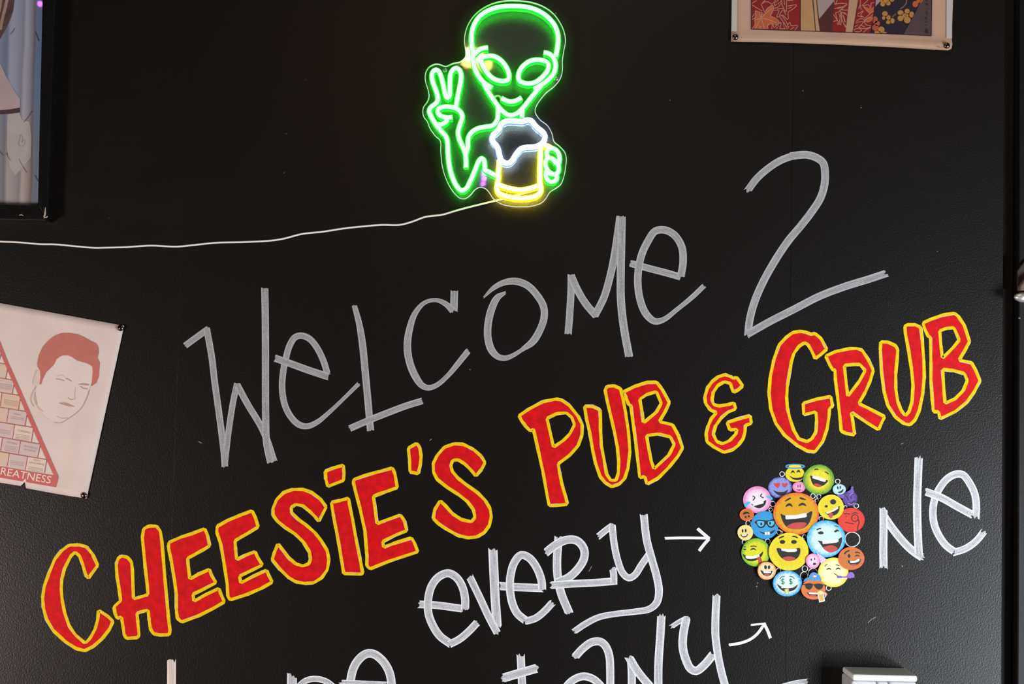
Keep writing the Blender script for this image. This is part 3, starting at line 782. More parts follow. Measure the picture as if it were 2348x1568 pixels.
face(1218, 637, 138, 126, 'red', 'red painted face wearing a monocle', [
    ('brow', 'dark', 'line', [(1144, 574), (1170, 570), (1206, 578)], 9), ('brow', 'dark', 'line', [(1225, 572), (1260, 562), (1290, 572)], 9),
    ('eye', 'dark', 'line', [(1166, 590), (1168, 602)], 7), ('eye', 'dark', 'ell', (1256, 617, 4, 5)),
    ('monocle', 'dark', 'line', [(1222, 617), (1230, 594), (1256, 582), (1284, 596), (1290, 618), (1280, 644), (1256, 652), (1230, 640), (1222, 617)], 8),
    ('mouth', 'dark', 'line', [(1158, 662), (1200, 668), (1244, 680)], 9),
    ('cord', 'dark', 'line', [(1290, 630), (1300, 660), (1288, 700), (1285, 740), (1298, 752)], 8)])
face(653, 570, 234, 216, 'amber', 'largest orange laughing painted face in the middle', [
    ('brow', 'dark', 'poly', [(534, 444), (560, 420), (596, 406), (600, 416), (572, 432), (545, 446)]), ('brow', 'dark', 'poly', [(690, 404), (725, 410), (758, 432), (735, 430), (690, 418)]),
    ('eye', 'dark', 'poly', arch(580, 490, 36, 26)), ('eye', 'dark', 'poly', arch(716, 484, 40, 24)),
    ('mouth', 'dark', 'poly', [(496, 574), (530, 590), (650, 590), (760, 572), (814, 546), (808, 610), (776, 680), (720, 722), (640, 732), (565, 715), (520, 660)]),
    ('tongue', 'tongue', 'poly', [(556, 706), (600, 676), (680, 660), (758, 670), (740, 705), (690, 728), (620, 730)]),
    ('teeth', 'white', 'sharp', [(543, 588), (650, 586), (758, 562), (762, 600), (745, 610), (640, 624), (550, 630), (543, 622)])])
face(1010, 505, 133, 128, 'yellow', 'yellow painted face with one big eye and tongue out', [
    ('eye', 'dark', 'ell', (1032, 450, 31, 27)), ('eye', 'dark', 'ell', (962, 496, 15, 13)),
    ('mouth', 'dark', 'poly', [(952, 560), (985, 566), (1050, 535), (1096, 494), (1094, 540), (1070, 575), (1030, 592), (985, 588)]),
    ('teeth', 'white', 'sharp', [(958, 560), (1020, 540), (1082, 498), (1086, 518), (1040, 546), (972, 574)]),
    ('tongue', 'tongue', 'poly', [(986, 572), (1005, 562), (1026, 566), (1028, 596), (1014, 618), (994, 610)])])
face(960, 830, 198, 190, 'cyan', 'large pale blue laughing painted face', [
    ('brow', 'dark', 'poly', [(860, 736), (885, 720), (908, 716), (908, 728), (885, 734), (866, 742)]), ('brow', 'dark', 'line', [(1048, 698), (1068, 700), (1090, 710)], 8),
    ('eye', 'dark', 'poly', [(874, 770), (890, 756), (920, 754), (936, 772), (920, 782), (890, 782)]), ('eye', 'dark', 'poly', [(1042, 756), (1060, 738), (1078, 734), (1098, 752), (1080, 752), (1056, 764)]),
    ('mouth', 'dark', 'poly', [(878, 850), (920, 855), (1000, 862), (1070, 845), (1122, 814), (1118, 870), (1092, 930), (1040, 964), (985, 962), (930, 922), (900, 880)]),
    ('tongue', 'tongue', 'poly', [(930, 920), (970, 902), (1030, 898), (1078, 930), (1050, 960), (1000, 970), (955, 948)]),
    ('teeth', 'white', 'sharp', [(920, 850), (1020, 846), (1086, 832), (1088, 858), (1070, 868), (1000, 876), (926, 884)])])
face(577, 962, 204, 194, 'yellow', 'large yellow laughing painted face below the orange one', [
    ('brow', 'dark', 'poly', [(472, 822), (495, 806), (525, 798), (526, 810), (500, 820), (478, 830)]), ('brow', 'dark', 'poly', [(612, 800), (645, 800), (672, 818), (668, 826), (640, 814), (614, 810)]),
    ('eye', 'dark', 'ell', (512, 862, 28, 20)), ('eye', 'dark', 'ell', (630, 862, 29, 20)),
    ('mouth', 'dark', 'poly', [(454, 928), (500, 930), (600, 942), (690, 926), (694, 970), (672, 1020), (625, 1050), (565, 1056), (510, 1032), (470, 985)]),
    ('tongue', 'tongue', 'poly', [(508, 1030), (545, 1014), (600, 1012), (644, 1030), (610, 1052), (560, 1058)]),
    ('teeth', 'white', 'sharp', [(498, 928), (580, 936), (658, 932), (660, 956), (640, 964), (570, 966), (502, 950)])])
face(350, 1158, 95, 93, 'peach', 'cream painted face with an orange rim at the lower left', [
    ('eye', 'dark', 'ell', (338, 1122, 14, 21, -0.1)), ('eye', 'dark', 'ell', (374, 1122, 12, 20, 0.1)),
    ('mouth', 'dark', 'poly', [(286, 1150), (320, 1166), (370, 1168), (408, 1160), (392, 1198), (350, 1216), (310, 1196)]),
    ('tongue', 'tongue', 'poly', [(320, 1200), (350, 1188), (380, 1196), (362, 1213), (338, 1214)]), ('teeth', 'white', 'sharp', [(314, 1162), (396, 1168), (390, 1182), (320, 1182)])])
face(562, 1288, 150, 133, 'money', 'pale blue painted face with green dollar eyes', [
    ('brow', 'dark', 'line', [(484, 1242), (505, 1222), (536, 1214)], 7), ('brow', 'dark', 'line', [(584, 1214), (610, 1220), (636, 1240)], 7),
    ('mouth', 'dark', 'poly', [(456, 1292), (490, 1316), (560, 1338), (630, 1326), (670, 1300), (645, 1345), (590, 1370), (530, 1370), (480, 1336)]),
    ('teeth', 'white', 'sharp', [(502, 1316), (560, 1324), (622, 1316), (620, 1332), (500, 1336)]),
    ('money_note', 'olive', 'poly', [(534, 1348), (575, 1344), (578, 1370), (572, 1394), (556, 1402), (540, 1392), (534, 1370)]),
    ('note_mark', 'white', 'line', [(566, 1356), (550, 1356), (552, 1372), (564, 1376), (560, 1390), (546, 1388)], 8),
    ('dollar_eye', 'green', 'line', [[(530, 1250), (508, 1246), (500, 1258), (515, 1270), (532, 1278), (522, 1292), (500, 1286)], [(516, 1236), (514, 1300)]], 8),
    ('dollar_eye', 'green', 'line', [[(612, 1250), (592, 1246), (584, 1258), (598, 1270), (614, 1278), (604, 1292), (582, 1286)], [(598, 1236), (598, 1300)]], 8)])
face(1035, 1175, 156, 152, 'party', 'pale yellow painted face with party hat and blower', [
    ('party_hat', 'hat', 'sharp', [(862, 976), (912, 1002), (966, 1042), (940, 1062), (908, 1086), (884, 1030)]),
    ('hat_stripe', 'stripe', 'line', [[(880, 1010), (895, 994)], [(888, 1036), (925, 1008)], [(898, 1062), (948, 1026)], [(910, 1082), (962, 1046)]], 9),
    ('brow', 'dark', 'line', [(950, 1116), (956, 1100), (974, 1094)], 7), ('brow', 'dark', 'line', [(1060, 1096), (1078, 1100), (1096, 1106)], 8),
    ('eye', 'dark', 'poly', arch(988, 1142, 24, 13)), ('eye', 'dark', 'poly', arch(1084, 1140, 24, 14)),
    ('mouth', 'dark', 'line', [(1044, 1184), (1060, 1198), (1078, 1206)], 7),
    ('blower', 'purple', 'sharp', [(1070, 1208), (1120, 1212), (1122, 1232), (1076, 1234)]),
    ('blower', 'violet', 'sharp', [(1120, 1218), (1170, 1216), (1184, 1190), (1205, 1170), (1232, 1174), (1252, 1200), (1250, 1228), (1200, 1236), (1170, 1230), (1120, 1230)])])
face(1218, 1032, 135, 118, 'brown', 'orange brown winking painted face at the right', [
    ('brow', 'dark', 'line', [(1148, 988), (1164, 966), (1200, 950)], 15), ('brow', 'dark', 'line', [(1256, 972), (1280, 968), (1308, 978)], 11),
    ('eye', 'dark', 'ell', (1196, 1006, 13, 20)), ('eye', 'dark', 'poly', arch(1280, 1006, 24, 12)),
    ('mouth', 'dark', 'poly', [(1186, 1050), (1230, 1064), (1285, 1052), (1314, 1036), (1306, 1074), (1270, 1098), (1220, 1098), (1192, 1078)]),
    ('tongue', 'tongue', 'ell', (1246, 1096, 30, 9)), ('teeth', 'white', 'poly', [(1206, 1060), (1250, 1058), (1300, 1036), (1304, 1052), (1262, 1074), (1208, 1076)])])
face(825, 1058, 72, 78, 'blush', 'small pink painted face with an open round mouth', [
    ('eye', 'dark', 'ell', (808, 1044, 6, 13)), ('eye', 'dark', 'ell', (843, 1036, 5, 13)), ('mouth', 'dark', 'ell', (841, 1088, 17, 12, -0.2))])
face(830, 1348, 125, 106, 'tan', 'orange painted face in a blue cap holding a beer', [
    ('ear', 'brown', 'poly', [(945, 1375), (962, 1382), (974, 1400), (962, 1416), (944, 1414)]),
    ('cap', 'cap', 'poly', [(726, 1276), (742, 1244), (782, 1222), (800, 1188), (830, 1174), (862, 1182), (890, 1204), (910, 1254), (870, 1258), (830, 1260), (790, 1250), (750, 1264)]),
    ('cap_badge', 'hat', 'ell', (840, 1214, 21, 18)),
    ('cap_letter', 'heart', 'line', [(854, 1204), (838, 1198), (824, 1212), (834, 1228), (854, 1224)], 7),
    ('sunglasses', 'dark', 'line', [(720, 1302), (780, 1290), (830, 1300), (880, 1296), (945, 1306)], 8),
    ('sunglasses', 'dark', 'poly', [(744, 1296), (790, 1286), (822, 1296), (816, 1330), (790, 1352), (760, 1342), (746, 1320)]),
    ('sunglasses', 'dark', 'poly', [(836, 1302), (880, 1290), (928, 1302), (920, 1336), (890, 1352), (860, 1340)]),
    ('mouth', 'dark', 'poly', [(762, 1376), (780, 1388), (840, 1386), (900, 1392), (880, 1414), (830, 1422), (785, 1410)]),
    ('tongue', 'tongue', 'ell', (822, 1412, 34, 10)), ('teeth', 'white', 'sharp', [(786, 1380), (870, 1384), (868, 1400), (784, 1396)]),
    ('beer_glass', 'white', 'sharp', [(868, 1384), (932, 1374), (948, 1470), (890, 1484)]),
    ('beer', 'beer', 'sharp', [(876, 1388), (926, 1384), (938, 1462), (894, 1474)]),
    ('beer_foam', 'foam', 'ell', (902, 1382, 26, 20)),
    ('glass_handle', 'white', 'line', [(934, 1386), (950, 1390), (956, 1420), (942, 1432)], 7)])


# ------------------------------------------------------------------ neon sign
zT = zoomer(930, 0, 5.590); zB = zoomer(930, 220, 5.590)
D_PANEL, T_PANEL = 0.020, 0.005
SIGN_D = D_PANEL + T_PANEL
sign = thing('neon_sign', 'glowing green neon alien sign raising two fingers and holding a beer mug', 'neon sign', W(1135, 240, 0.0))
GREEN = [glow('green_neon_core', (0.86, 42.0, 0.92)), glow('green_neon_side', (0.003, 5.0, 0.06))]
WHITE = [glow('white_neon_core', (20, 24, 28)), glow('white_neon_side', (0.2, 0.5, 3.0))]
YELL = [glow('yellow_neon_core', (50, 42, 0.85)), glow('yellow_neon_side', (5.0, 4.2, 0.0))]
PROF = [(-0.5, 0.0, 1), (-0.5, 0.42, 1), (-0.43, 0.78, 1), (-0.40, 0.84, 0), (-0.12, 1.0, 0), (0.12, 1.0, 0), (0.40, 0.84, 0), (0.43, 0.78, 1), (0.5, 0.42, 1), (0.5, 0.0, 1)]


def tube(name, paths, mats, width=12.4, closed=False, lift=0.0):
    mb = MB()
    for pts, zf in paths:
        P = spline(zf(pts), 3.0, closed)
        N = normals2d(P, closed)
        h = width * MPP * 0.8
        n = len(P); m = len(PROF); verts = []
        for q, nn in zip(P, N):
            for a, b, _ in PROF:
                verts.append(W(q[0] + nn[0] * a * width, q[1] + nn[1] * a * width, SIGN_D + lift + 0.0002) + Vector((0, -b * h, 0)))
        core, side = [], []
        for i in range(n if closed else n - 1):
            j = (i + 1) % n
            for k in range(m - 1):
                f = (i * m + k, i * m + k + 1, j * m + k + 1, j * m + k)
                (core if 3 <= k <= 5 else side).append(f)
        b = len(mb.v)
        mb.add(verts, core, None, 0, True)
        mb.f += [[b + i for i in f] for f in side]; mb.mi += [1] * len(side); mb.smooth += [True] * len(side); mb.uv += [[(0, 0)] * 4 for _ in side]
        if not closed:
            for r in (0, n - 1):
                f = [b + r * m + k for k in range(m)]
                mb.f.append(f); mb.mi.append(1); mb.smooth.append(False); mb.uv.append([(0, 0)] * m)
    return mb.build(name, mats, sign)


tube('head_tube', [([(872, 715), (852, 600), (846, 500), (858, 400), (892, 305), (950, 225), (1040, 160), (1150, 116), (1270, 95), (1400, 91), (1530, 101), (1650, 131), (1760, 186), (1850, 262), (1915, 350), (1946, 440), (1954, 520), (1945, 620), (1922, 740)], zT)], GREEN)
tube('cheek_tube', [([(868, 700), (866, 780), (878, 850), (906, 930), (952, 1010), (1012, 1078), (1060, 1108), (1108, 1138)], zT)], GREEN)
tube('cheek_tube', [([(1770, 685), (1832, 698), (1882, 738), (1914, 800), (1920, 872), (1900, 942), (1852, 1010), (1782, 1070), (1702, 1120), (1642, 1155)], zT)], GREEN)
tube('jaw_tube', [([(1005, 1085), (1062, 1190), (1122, 1280), (1186, 1370), (1240, 1430), (1296, 1475), (1350, 1488), (1408, 1474), (1470, 1430), (1540, 1350), (1612, 1258), (1690, 1165), (1745, 1105)], zT)], GREEN)
tube('brow_tube', [([(1056, 624), (990, 632), (932, 660), (885, 712)], zT)], GREEN)
tube('eye_tube', [([(1060, 731), (1130, 734), (1200, 768), (1262, 830), (1305, 900), (1326, 975), (1318, 1030), (1270, 1049), (1200, 1046), (1120, 1015), (1055, 955), (1005, 880), (970, 805), (985, 752)], zT)], GREEN, closed=True)
tube('eye_tube', [([(1670, 779), (1750, 785), (1812, 810), (1834, 860), (1810, 930), (1750, 1000), (1680, 1056), (1600, 1081), (1520, 1076), (1458, 1044), (1446, 980), (1474, 900), (1530, 835), (1600, 793)], zT)], GREEN, closed=True)
tube('mouth_tube', [([(1228, 1268), (1290, 1300), (1355, 1313), (1420, 1300), (1486, 1262)], zT)], GREEN)
tube('shoulder_tube', [([(1183, 150), (1186, 250), (1172, 325), (1120, 388), (1020, 406), (930, 426), (860, 466), (815, 522), (800, 600), (802, 650), (788, 705), (772, 760)], zB)], GREEN)
tube('neck_tube', [([(1496, 185), (1490, 292)], zB)], GREEN)
tube('hand_tube', [([(650, 1375), (666, 1270), (690, 1150), (710, 1045), (712, 962), (690, 907), (650, 885), (610, 905), (580, 960), (571, 1050), (570, 1170), (566, 1235), (541, 1270), (516, 1238), (500, 1170), (480, 1080), (456, 990), (430, 930), (390, 906), (354, 932), (340, 990), (355, 1070), (386, 1150), (411, 1230), (415, 1300), (380, 1345), (330, 1382), (306, 1430), (330, 1500), (372, 1574), (412, 1632), (470, 1700), (522, 1762), (540, 1840), (545, 1950), (556, 2080), (580, 2210), (620, 2322), (670, 2410), (722, 2450), (780, 2422), (830, 2330), (875, 2230), (915, 2130), (948, 2058), (976, 2038), (1004, 2062), (1015, 2130), (1022, 2190), (1062, 2208), (1160, 2262)], zT)], GREEN)
tube('thumb_tube', [([(602, 282), (520, 286), (450, 262), (412, 216), (428, 172), (490, 150), (570, 150), (650, 170), (706, 215), (729, 282), (702, 370), (676, 468), (690, 560), (730, 650), (765, 740), (776, 830), (777, 930)], zB)], GREEN, lift=0.0004)
tube('palm_tube', [([(540, 312), (508, 352), (456, 376), (404, 372)], zB)], GREEN)
tube('finger_tube', [([(1832, 690), (1890, 682), (1945, 722), (1970, 790), (1962, 870), (1938, 880), (1882, 818), (1822, 790), (1806, 740)], zB)], GREEN, width=12, closed=True)
tube('finger_tube', [([(1822, 800), (1870, 808), (1930, 850), (1958, 900), (1954, 980), (1915, 1012), (1852, 990), (1802, 930), (1792, 860)], zB)], GREEN, width=12, closed=True, lift=0.0003)
tube('finger_tube', [([(1806, 965), (1850, 1005), (1915, 1018), (1940, 1045), (1918, 1092), (1868, 1110), (1822, 1086), (1798, 1035)], zB)], GREEN, width=12, closed=True, lift=0.0006)
tube('mug_tube', [([(1203, 830), (1194, 950), (1188, 1080), (1170, 1190), (1192, 1248), (1262, 1283), (1370, 1310), (1485, 1321), (1600, 1310), (1690, 1278), (1732, 1228), (1722, 1100), (1721, 950), (1727, 800), (1731, 670)], zB), ([(1192, 1145), (1290, 1180), (1400, 1205), (1500, 1209), (1600, 1190), (1716, 1152)], zB), ([(1735, 640), (1810, 646), (1868, 676)], zB)], YELL)
tube('foam_tube', [([(1352, 330), (1440, 335), (1500, 339), (1560, 318), (1612, 330), (1652, 380), (1702, 430), (1752, 466), (1783, 522), (1770, 590), (1722, 636), (1640, 664), (1560, 668), (1480, 686), (1420, 750), (1372, 830), (1330, 866), (1280, 869), (1232, 840), (1206, 780), (1190, 700), (1165, 645), (1124, 605), (1108, 560), (1124, 510), (1165, 470), (1200, 430), (1230, 370), (1290, 335)], zB)], WHITE, closed=True, width=13.5, lift=0.0004)

rim_px = [(1400, 5), (1250, 12), (1100, 50), (960, 125), (860, 220), (790, 340), (758, 460), (757, 560), (770, 660), (765, 730), (700, 790), (610, 810), (510, 850), (440, 825), (380, 820), (300, 860), (255, 940), (255, 1040), (285, 1140), (300, 1230), (280, 1300), (230, 1370), (220, 1440), (240, 1510), (275, 1550), (310, 1640), (380, 1740), (445, 1805), (450, 1930), (465, 2100), (500, 2240), (550, 2360), (620, 2470), (700, 2540), (760, 2545), (830, 2500), (890, 2430), (950, 2400), (1020, 2415), (1075, 2470), (1120, 2540), (1200, 2600), (1300, 2635), (1480, 2650), (1620, 2640), (1740, 2600), (1800, 2540), (1850, 2460), (1930, 2410), (1990, 2360), (2030, 2260), (2050, 2150), (2060, 2030), (2040, 1950), (1970, 1870), (1900, 1810), (1880, 1720), (1820, 1610), (1720, 1530), (1660, 1430), (1680, 1350), (1800, 1190), (1900, 1110), (1980, 1010), (2010, 900), (2010, 780), (2030, 640), (2050, 520), (2030, 400), (1980, 290), (1900, 180), (1780, 90), (1620, 30)]
RP = [p[:2] for p in spline(zT(rim_px), 4.0, True)]
mb = MB(); fill(mb, [RP], SIGN_D); fill(mb, [RP], D_PANEL)
panel = mb.build('backing_panel', clear_sheet('clear_acrylic', 0.035, 0.03, 0.013), sign)
mb = MB()
n = len(RP); N = normals2d(RP, True); rv = []
for (x, y), (nx, ny) in zip(RP, N):
    for off, d in ((-0.8, SIGN_D + 0.0002), (0.8, SIGN_D + 0.0002), (0.8, D_PANEL), (-0.8, D_PANEL)):
        rv.append(W(x + nx * off, y + ny * off, SIGN_D) * 1.0)
        rv[-1].y = -d
mb.add(rv, [(i * 4 + k, i * 4 + (k + 1) % 4, ((i + 1) % n) * 4 + (k + 1) % 4, ((i + 1) % n) * 4 + k) for i in range(n) for k in range(4)])
rim_m, nt, p = new_mat('polished_acrylic_edge')
p.inputs['Base Color'].default_value = (0.75, 0.8, 0.76, 1); p.inputs['Roughness'].default_value = 0.35
mb.build('panel_rim', rim_m, panel)


def lathe(mb, c, prof, n=24, mi=0):
    """round piece with its axis along -Y at world point c; prof: (radius, distance off the wall)"""
    verts = []; m = len(prof)
    for i in range(n):
        a = 2 * PI * i / n
        for r, d in prof:
            verts.append(Vector((c.x + r * math.cos(a), c.y - d, c.z + r * math.sin(a))))
    fs = [(i * m + k, ((i + 1) % n) * m + k, ((i + 1) % n) * m + k + 1, i * m + k + 1) for i in range(n) for k in range(m - 1)]
    mb.add(verts, fs, None, mi, True)


steel = plain('brushed_steel', (0.5, 0.48, 0.46, 1), 0.3, metal=1.0)
for sx_, sy_ in ((505, 900), (1930, 1010)):
    q = zT([(sx_, sy_)])[0]
    mb = MB(); c = W(q[0], q[1], SIGN_D)
    c0 = Vector((c.x, 0, c.z))
    lathe(mb, c0, [(0.0, SIGN_D + 0.003), (0.0035, SIGN_D + 0.0026), (0.0048, SIGN_D + 0.001), (0.0048, SIGN_D), (0.0030, SIGN_D), (0.0030, 0.0)], 16)
    mb.build('mounting_screw', plain('clear_standoff', (0.25, 0.27, 0.25, 1), 0.25, metal=0.6), sign)

# unlit silicone end of the mouth tube
mb = MB(); ribbon(mb, zT([(1142, 1246, 4.5), (1160, 1232, 4.5), (1190, 1228, 4.5), (1216, 1245, 5), (1226, 1262, 6)]), 4.5, SIGN_D + 0.001, across=3, step=2)
mb.build('wire_end', plain('pale_silicone', (0.55, 0.6, 0.5, 1), 0.4), sign, face_cam=True)

# ------------------------------------------------------------------ white cord of the sign
cord_px = [(-220, 530), (-90, 548), (0, 553.5), (40, 555), (92, 559.4), (127, 560), (170, 564), (216.5, 567.8), (250, 567.3), (290, 566.2), (346, 562.8), (404, 565.2), (440, 562), (496, 556.3), (560, 554.6), (620, 551.5), (650, 547), (692, 536.3), (740, 531), (790, 523.3), (835, 518.6), (875, 515.4), (917, 515.2), (945, 508), (975, 497.2), (1014.6, 492), (1040, 484.5), (1075, 475), (1154.5, 455.5), (1209, 441), (1235, 434)]
P = spline(cord_px, 5.0)
mb = MB(); verts = []; m = 8
pts3 = [W(x, y, 0.0022) for x, y in P]
for i, q in enumerate(pts3):
    t = (pts3[min(i + 1, len(pts3) - 1)] - pts3[max(i - 1, 0)]).normalized()
    u = t.cross(Vector((0, 1, 0))).normalized()
    for k in range(m):
        a = 2 * PI * k / m
        verts.append(q + (u * math.cos(a) + Vector((0, 1, 0)) * math.sin(a)) * 0.0019)
mb.add(verts, [(i * m + k, i * m + (k + 1) % m, (i + 1) * m + (k + 1) % m, (i + 1) * m + k) for i in range(len(pts3) - 1) for k in range(m)], None, 0, True)
cord = mb.build('power_cord', plain('cream_cord_plastic', (0.86, 0.80, 0.74, 1), 0.4))
cord['label'] = 'thin white cord running from the neon sign along the wall'; cord['category'] = 'cord'


# ------------------------------------------------------------------ paper posters
def paper(name, top, bottom, d_fun, rows, mat, parent, step=14):
    """sheet between two boundaries given as equal-length pixel lists; d_fun(s across, t down) lifts it off the wall"""
    T, B = [top[0]], [bottom[0]]
    for i in range(len(top) - 1):
        m = max(1, int(math.dist(bottom[i], bottom[i + 1]) / step))
        for j in range(1, m + 1):
            k = j / m
            T.append(tuple(top[i][c] + (top[i + 1][c] - top[i][c]) * k for c in (0, 1)))
            B.append(tuple(bottom[i][c] + (bottom[i + 1][c] - bottom[i][c]) * k for c in (0, 1)))
    verts = []; uvs = []
    L0 = math.dist(top[0], top[-1])
    for a, b in zip(T, B):
        s = math.dist(top[0], a) / L0
        for r in range(rows + 1):
            t = r / rows
            d = d_fun(s, t)
            v = W(a[0] + (b[0] - a[0]) * t, a[1] + (b[1] - a[1]) * t, 0.002); v.y = -d
            verts.append(v); uvs.append((s, 1 - t))
    m = rows + 1
    mb = MB(); mb.add(verts, [(i * m + r, i * m + r + 1, (i + 1) * m + r + 1, (i + 1) * m + r) for i in range(len(T) - 1) for r in range(rows)], uvs, 0, True)
    o = mb.build(name, mat, parent, face_cam=True)
    so = o.modifiers.new('thickness', 'SOLIDIFY'); so.thickness = 0.0003; so.offset = -1
    return o


def prints(name, mat, parent, polys=(), lines=(), d=0.003, label=None):
    mb = MB()
    for p in polys: fill(mb, [p], d)
    for pts, w in lines: ribbon(mb, [(x, y, w) for x, y in [q[:2] for q in pts]], w, d, smooth=len(pts) > 2, across=2, step=3)
    return mb.build(name, mat, parent, label, face_cam=True)


def text_mesh(txt, org, xdir, ydir, height, width=None, d=0.003):
    """flat lettering: org baseline-left pixel, xdir/ydir unit pixel directions (along, up)"""
    cu = bpy.data.curves.new('lettering', 'FONT'); cu.body = txt; cu.resolution_u = 3
    ob = bpy.data.objects.new('lettering', cu); COL.objects.link(ob)
    bpy.context.view_layer.update()
    dg = bpy.context.evaluated_depsgraph_get()
    me = bpy.data.meshes.new_from_object(ob.evaluated_get(dg))
    vs = [v.co.copy() for v in me.vertices]; fs = [tuple(p.vertices) for p in me.polygons]
    bpy.data.objects.remove(ob); bpy.data.curves.remove(cu); bpy.data.meshes.remove(me)
    x0 = min(v.x for v in vs); x1 = max(v.x for v in vs); y1 = max(v.y for v in vs); y0 = min(v.y for v in vs)
    ky = height / (y1 - y0); kx = width / (x1 - x0) if width else ky
    out = []
    for v in vs:
        a, b = (v.x - x0) * kx, (v.y - y0) * ky
        out.append(W(org[0] + xdir[0] * a + ydir[0] * b, org[1] + xdir[1] * a + ydir[1] * b, d))
    return out, fs


def unit(a, b):
    l = math.dist(a, b); return ((b[0] - a[0]) / l, (b[1] - a[1]) / l)


# --- left chart poster
zP = zoomer(0, 680, 3.267)
poster = thing('chart_poster', 'faded pink paper poster with red haired portrait and stepped red chart', 'poster', W(80, 920, 0))
top = [(-330, 634.4), (85.7, 710.4)]
bot = [(-415.7, 1030), (0, 1106), (47.5, 1113.8), (52, 1110.5), (57.5, 1104.5), (58.6, 1110), (60.5, 1119), (128, 1131.5), (171, 1138), (199, 1142.8)]
TR_, TL_ = (284.7, 746.7), (-330, 634.4)
tops = []
for b in bot:
    k = (b[0] - bot[0][0]) / (bot[-1][0] - bot[0][0])
    tops.append((TL_[0] + (TR_[0] - TL_[0]) * k, TL_[1] + (TR_[1] - TL_[1]) * k))


def lift_a(s, t):
    d = 0.0024
    if s > 0.885:
        k = min(1.0, max(0.0, (t - 0.45) / 0.25))
        d += 0.0045 * math.sin((s - 0.885) / 0.115 * PI) ** 2 * k * k * (3 - 2 * k)
    if t > 0.93: d += 0.0015 * ((t - 0.93) / 0.07) ** 2
    return d


m_paper = plain('aged_pink_paper', srgb(212, 194, 186), 0.55, 0.05, 14, spec=0.3)
paper('paper', tops, bot, lift_a, 26, m_paper, poster)
m_rp = plain('faded_red_print', srgb(192, 98, 92), 0.6, 0.05, 50, spec=0.25)
m_rl = plain('faded_red_line_print', srgb(173, 86, 86), 0.6, spec=0.25)
m_or = plain('pale_orange_print', srgb(207, 179, 156), 0.6, spec=0.25)
m_mv = plain('pale_mauve_print', srgb(199, 177, 173), 0.6, spec=0.25)
m_ye = plain('pale_yellow_print', srgb(212, 194, 179), 0.6, spec=0.25)
m_tx = plain('faint_brown_print', srgb(175, 143, 133), 0.6, spec=0.25)
m_cr = plain('cream_print', srgb(226, 209, 194), 0.6, spec=0.25)
m_hair = plain('faded_red_hair_print', srgb(184, 109, 94), 0.6, 0.05, 60, spec=0.25)
m_face = plain('pale_face_print', srgb(215, 198, 191), 0.6, 0.04, 20, spec=0.25)
m_ear = plain('pale_ear_print', srgb(207, 188, 179), 0.6, spec=0.25)
m_shade = plain('face_line_print', srgb(177, 141, 128), 0.6, spec=0.25)
m_soft = plain('soft_face_line_print', srgb(196, 167, 154), 0.6, spec=0.25)
D0 = 0.0030
cells_o = [[(-120, 480), (60, 512), (42, 612), (-120, 585)], [(15, 722), (155, 745), (137, 848), (2, 826)], [(-120, 812), (62, 846), (48, 940), (-120, 910)], [(-120, 1142), (68, 1178), (52, 1274), (-120, 1240)]]
cells_m = [[(-120, 585), (110, 628), (92, 730), (-120, 695)], [(65, 846), (205, 866), (188, 966), (50, 942)], [(-120, 920), (108, 962), (95, 1064), (-120, 1025)], [(20, 1062), (155, 1084), (138, 1178), (5, 1156)], [(155, 1084), (303, 1108), (282, 1204), (138, 1178)], [(70, 1176), (206, 1200), (190, 1298), (52, 1274)]]
cells_y = [[(110, 962), (250, 985), (235, 1088), (95, 1062)], [(207, 1200), (350, 1222), (333, 1322), (190, 1298)]]
for cs, mm in ((cells_o, m_or), (cells_m, m_mv), (cells_y, m_ye)):
    for cpoly in cs: prints('chart_cell', mm, poster, [[p[:2] for p in zP(cpoly)]], d=D0)
hl = [[(-120, 370), (18, 396)], [(-120, 476), (62, 510)], [(-120, 586), (112, 629)], [(-120, 695), (165, 743)], [(-120, 806), (210, 863)], [(-120, 920), (255, 981)], [(-120, 1030), (305, 1105)], [(-120, 1139), (355, 1222)]]
vl = [[(18, 396), (-4, 470)], [(62, 512), (42, 614)], [(110, 630), (90, 730)], [(155, 744), (137, 850)], [(15, 720), (3, 820)], [(205, 866), (187, 966)], [(66, 842), (50, 940)], [(250, 984), (235, 1088)], [(110, 960), (95, 1062)], [(303, 1106), (282, 1204)], [(155, 1082), (138, 1178)], [(20, 1060), (5, 1154)], [(350, 1222), (333, 1322)], [(207, 1198), (190, 1298)], [(70, 1175), (52, 1274)]]
prints('chart_grid', m_rl, poster, [], [([p[:2] for p in zP(l)], 1.7) for l in hl + vl], d=D0 + EPS)
prints('chart_slope', m_rp, poster, [[p[:2] for p in zP([(-120, 80), (0, 335), (60, 488), (170, 735), (270, 965), (365, 1180), (437, 1345), (405, 1340), (345, 1212), (250, 1000), (155, 775), (50, 535), (0, 410), (-120, 140)])]], d=D0 + 2 * EPS)
ban = prints('chart_banner', m_rp, poster, [[p[:2] for p in zP([(-250, 1226), (0, 1270), (410, 1340), (437, 1345), (436, 1362), (420, 1428), (0, 1356), (-250, 1312)])]], d=D0 + 2 * EPS)
a, b = zP([(2, 1333)])[0], zP([(376, 1401)])[0]
xd = unit(a, b); yd = (0.21, -0.978)
mb = MB(); tv, tf = text_mesh('REATNESS', a, xd, yd, 56 / 3.267, math.dist(a, b), D0 + 3.5 * EPS); mb.add(tv, tf)
mb.build('banner_lettering', m_cr, poster, 'cream printed letters REATNESS', face_cam=True)
mb = MB()
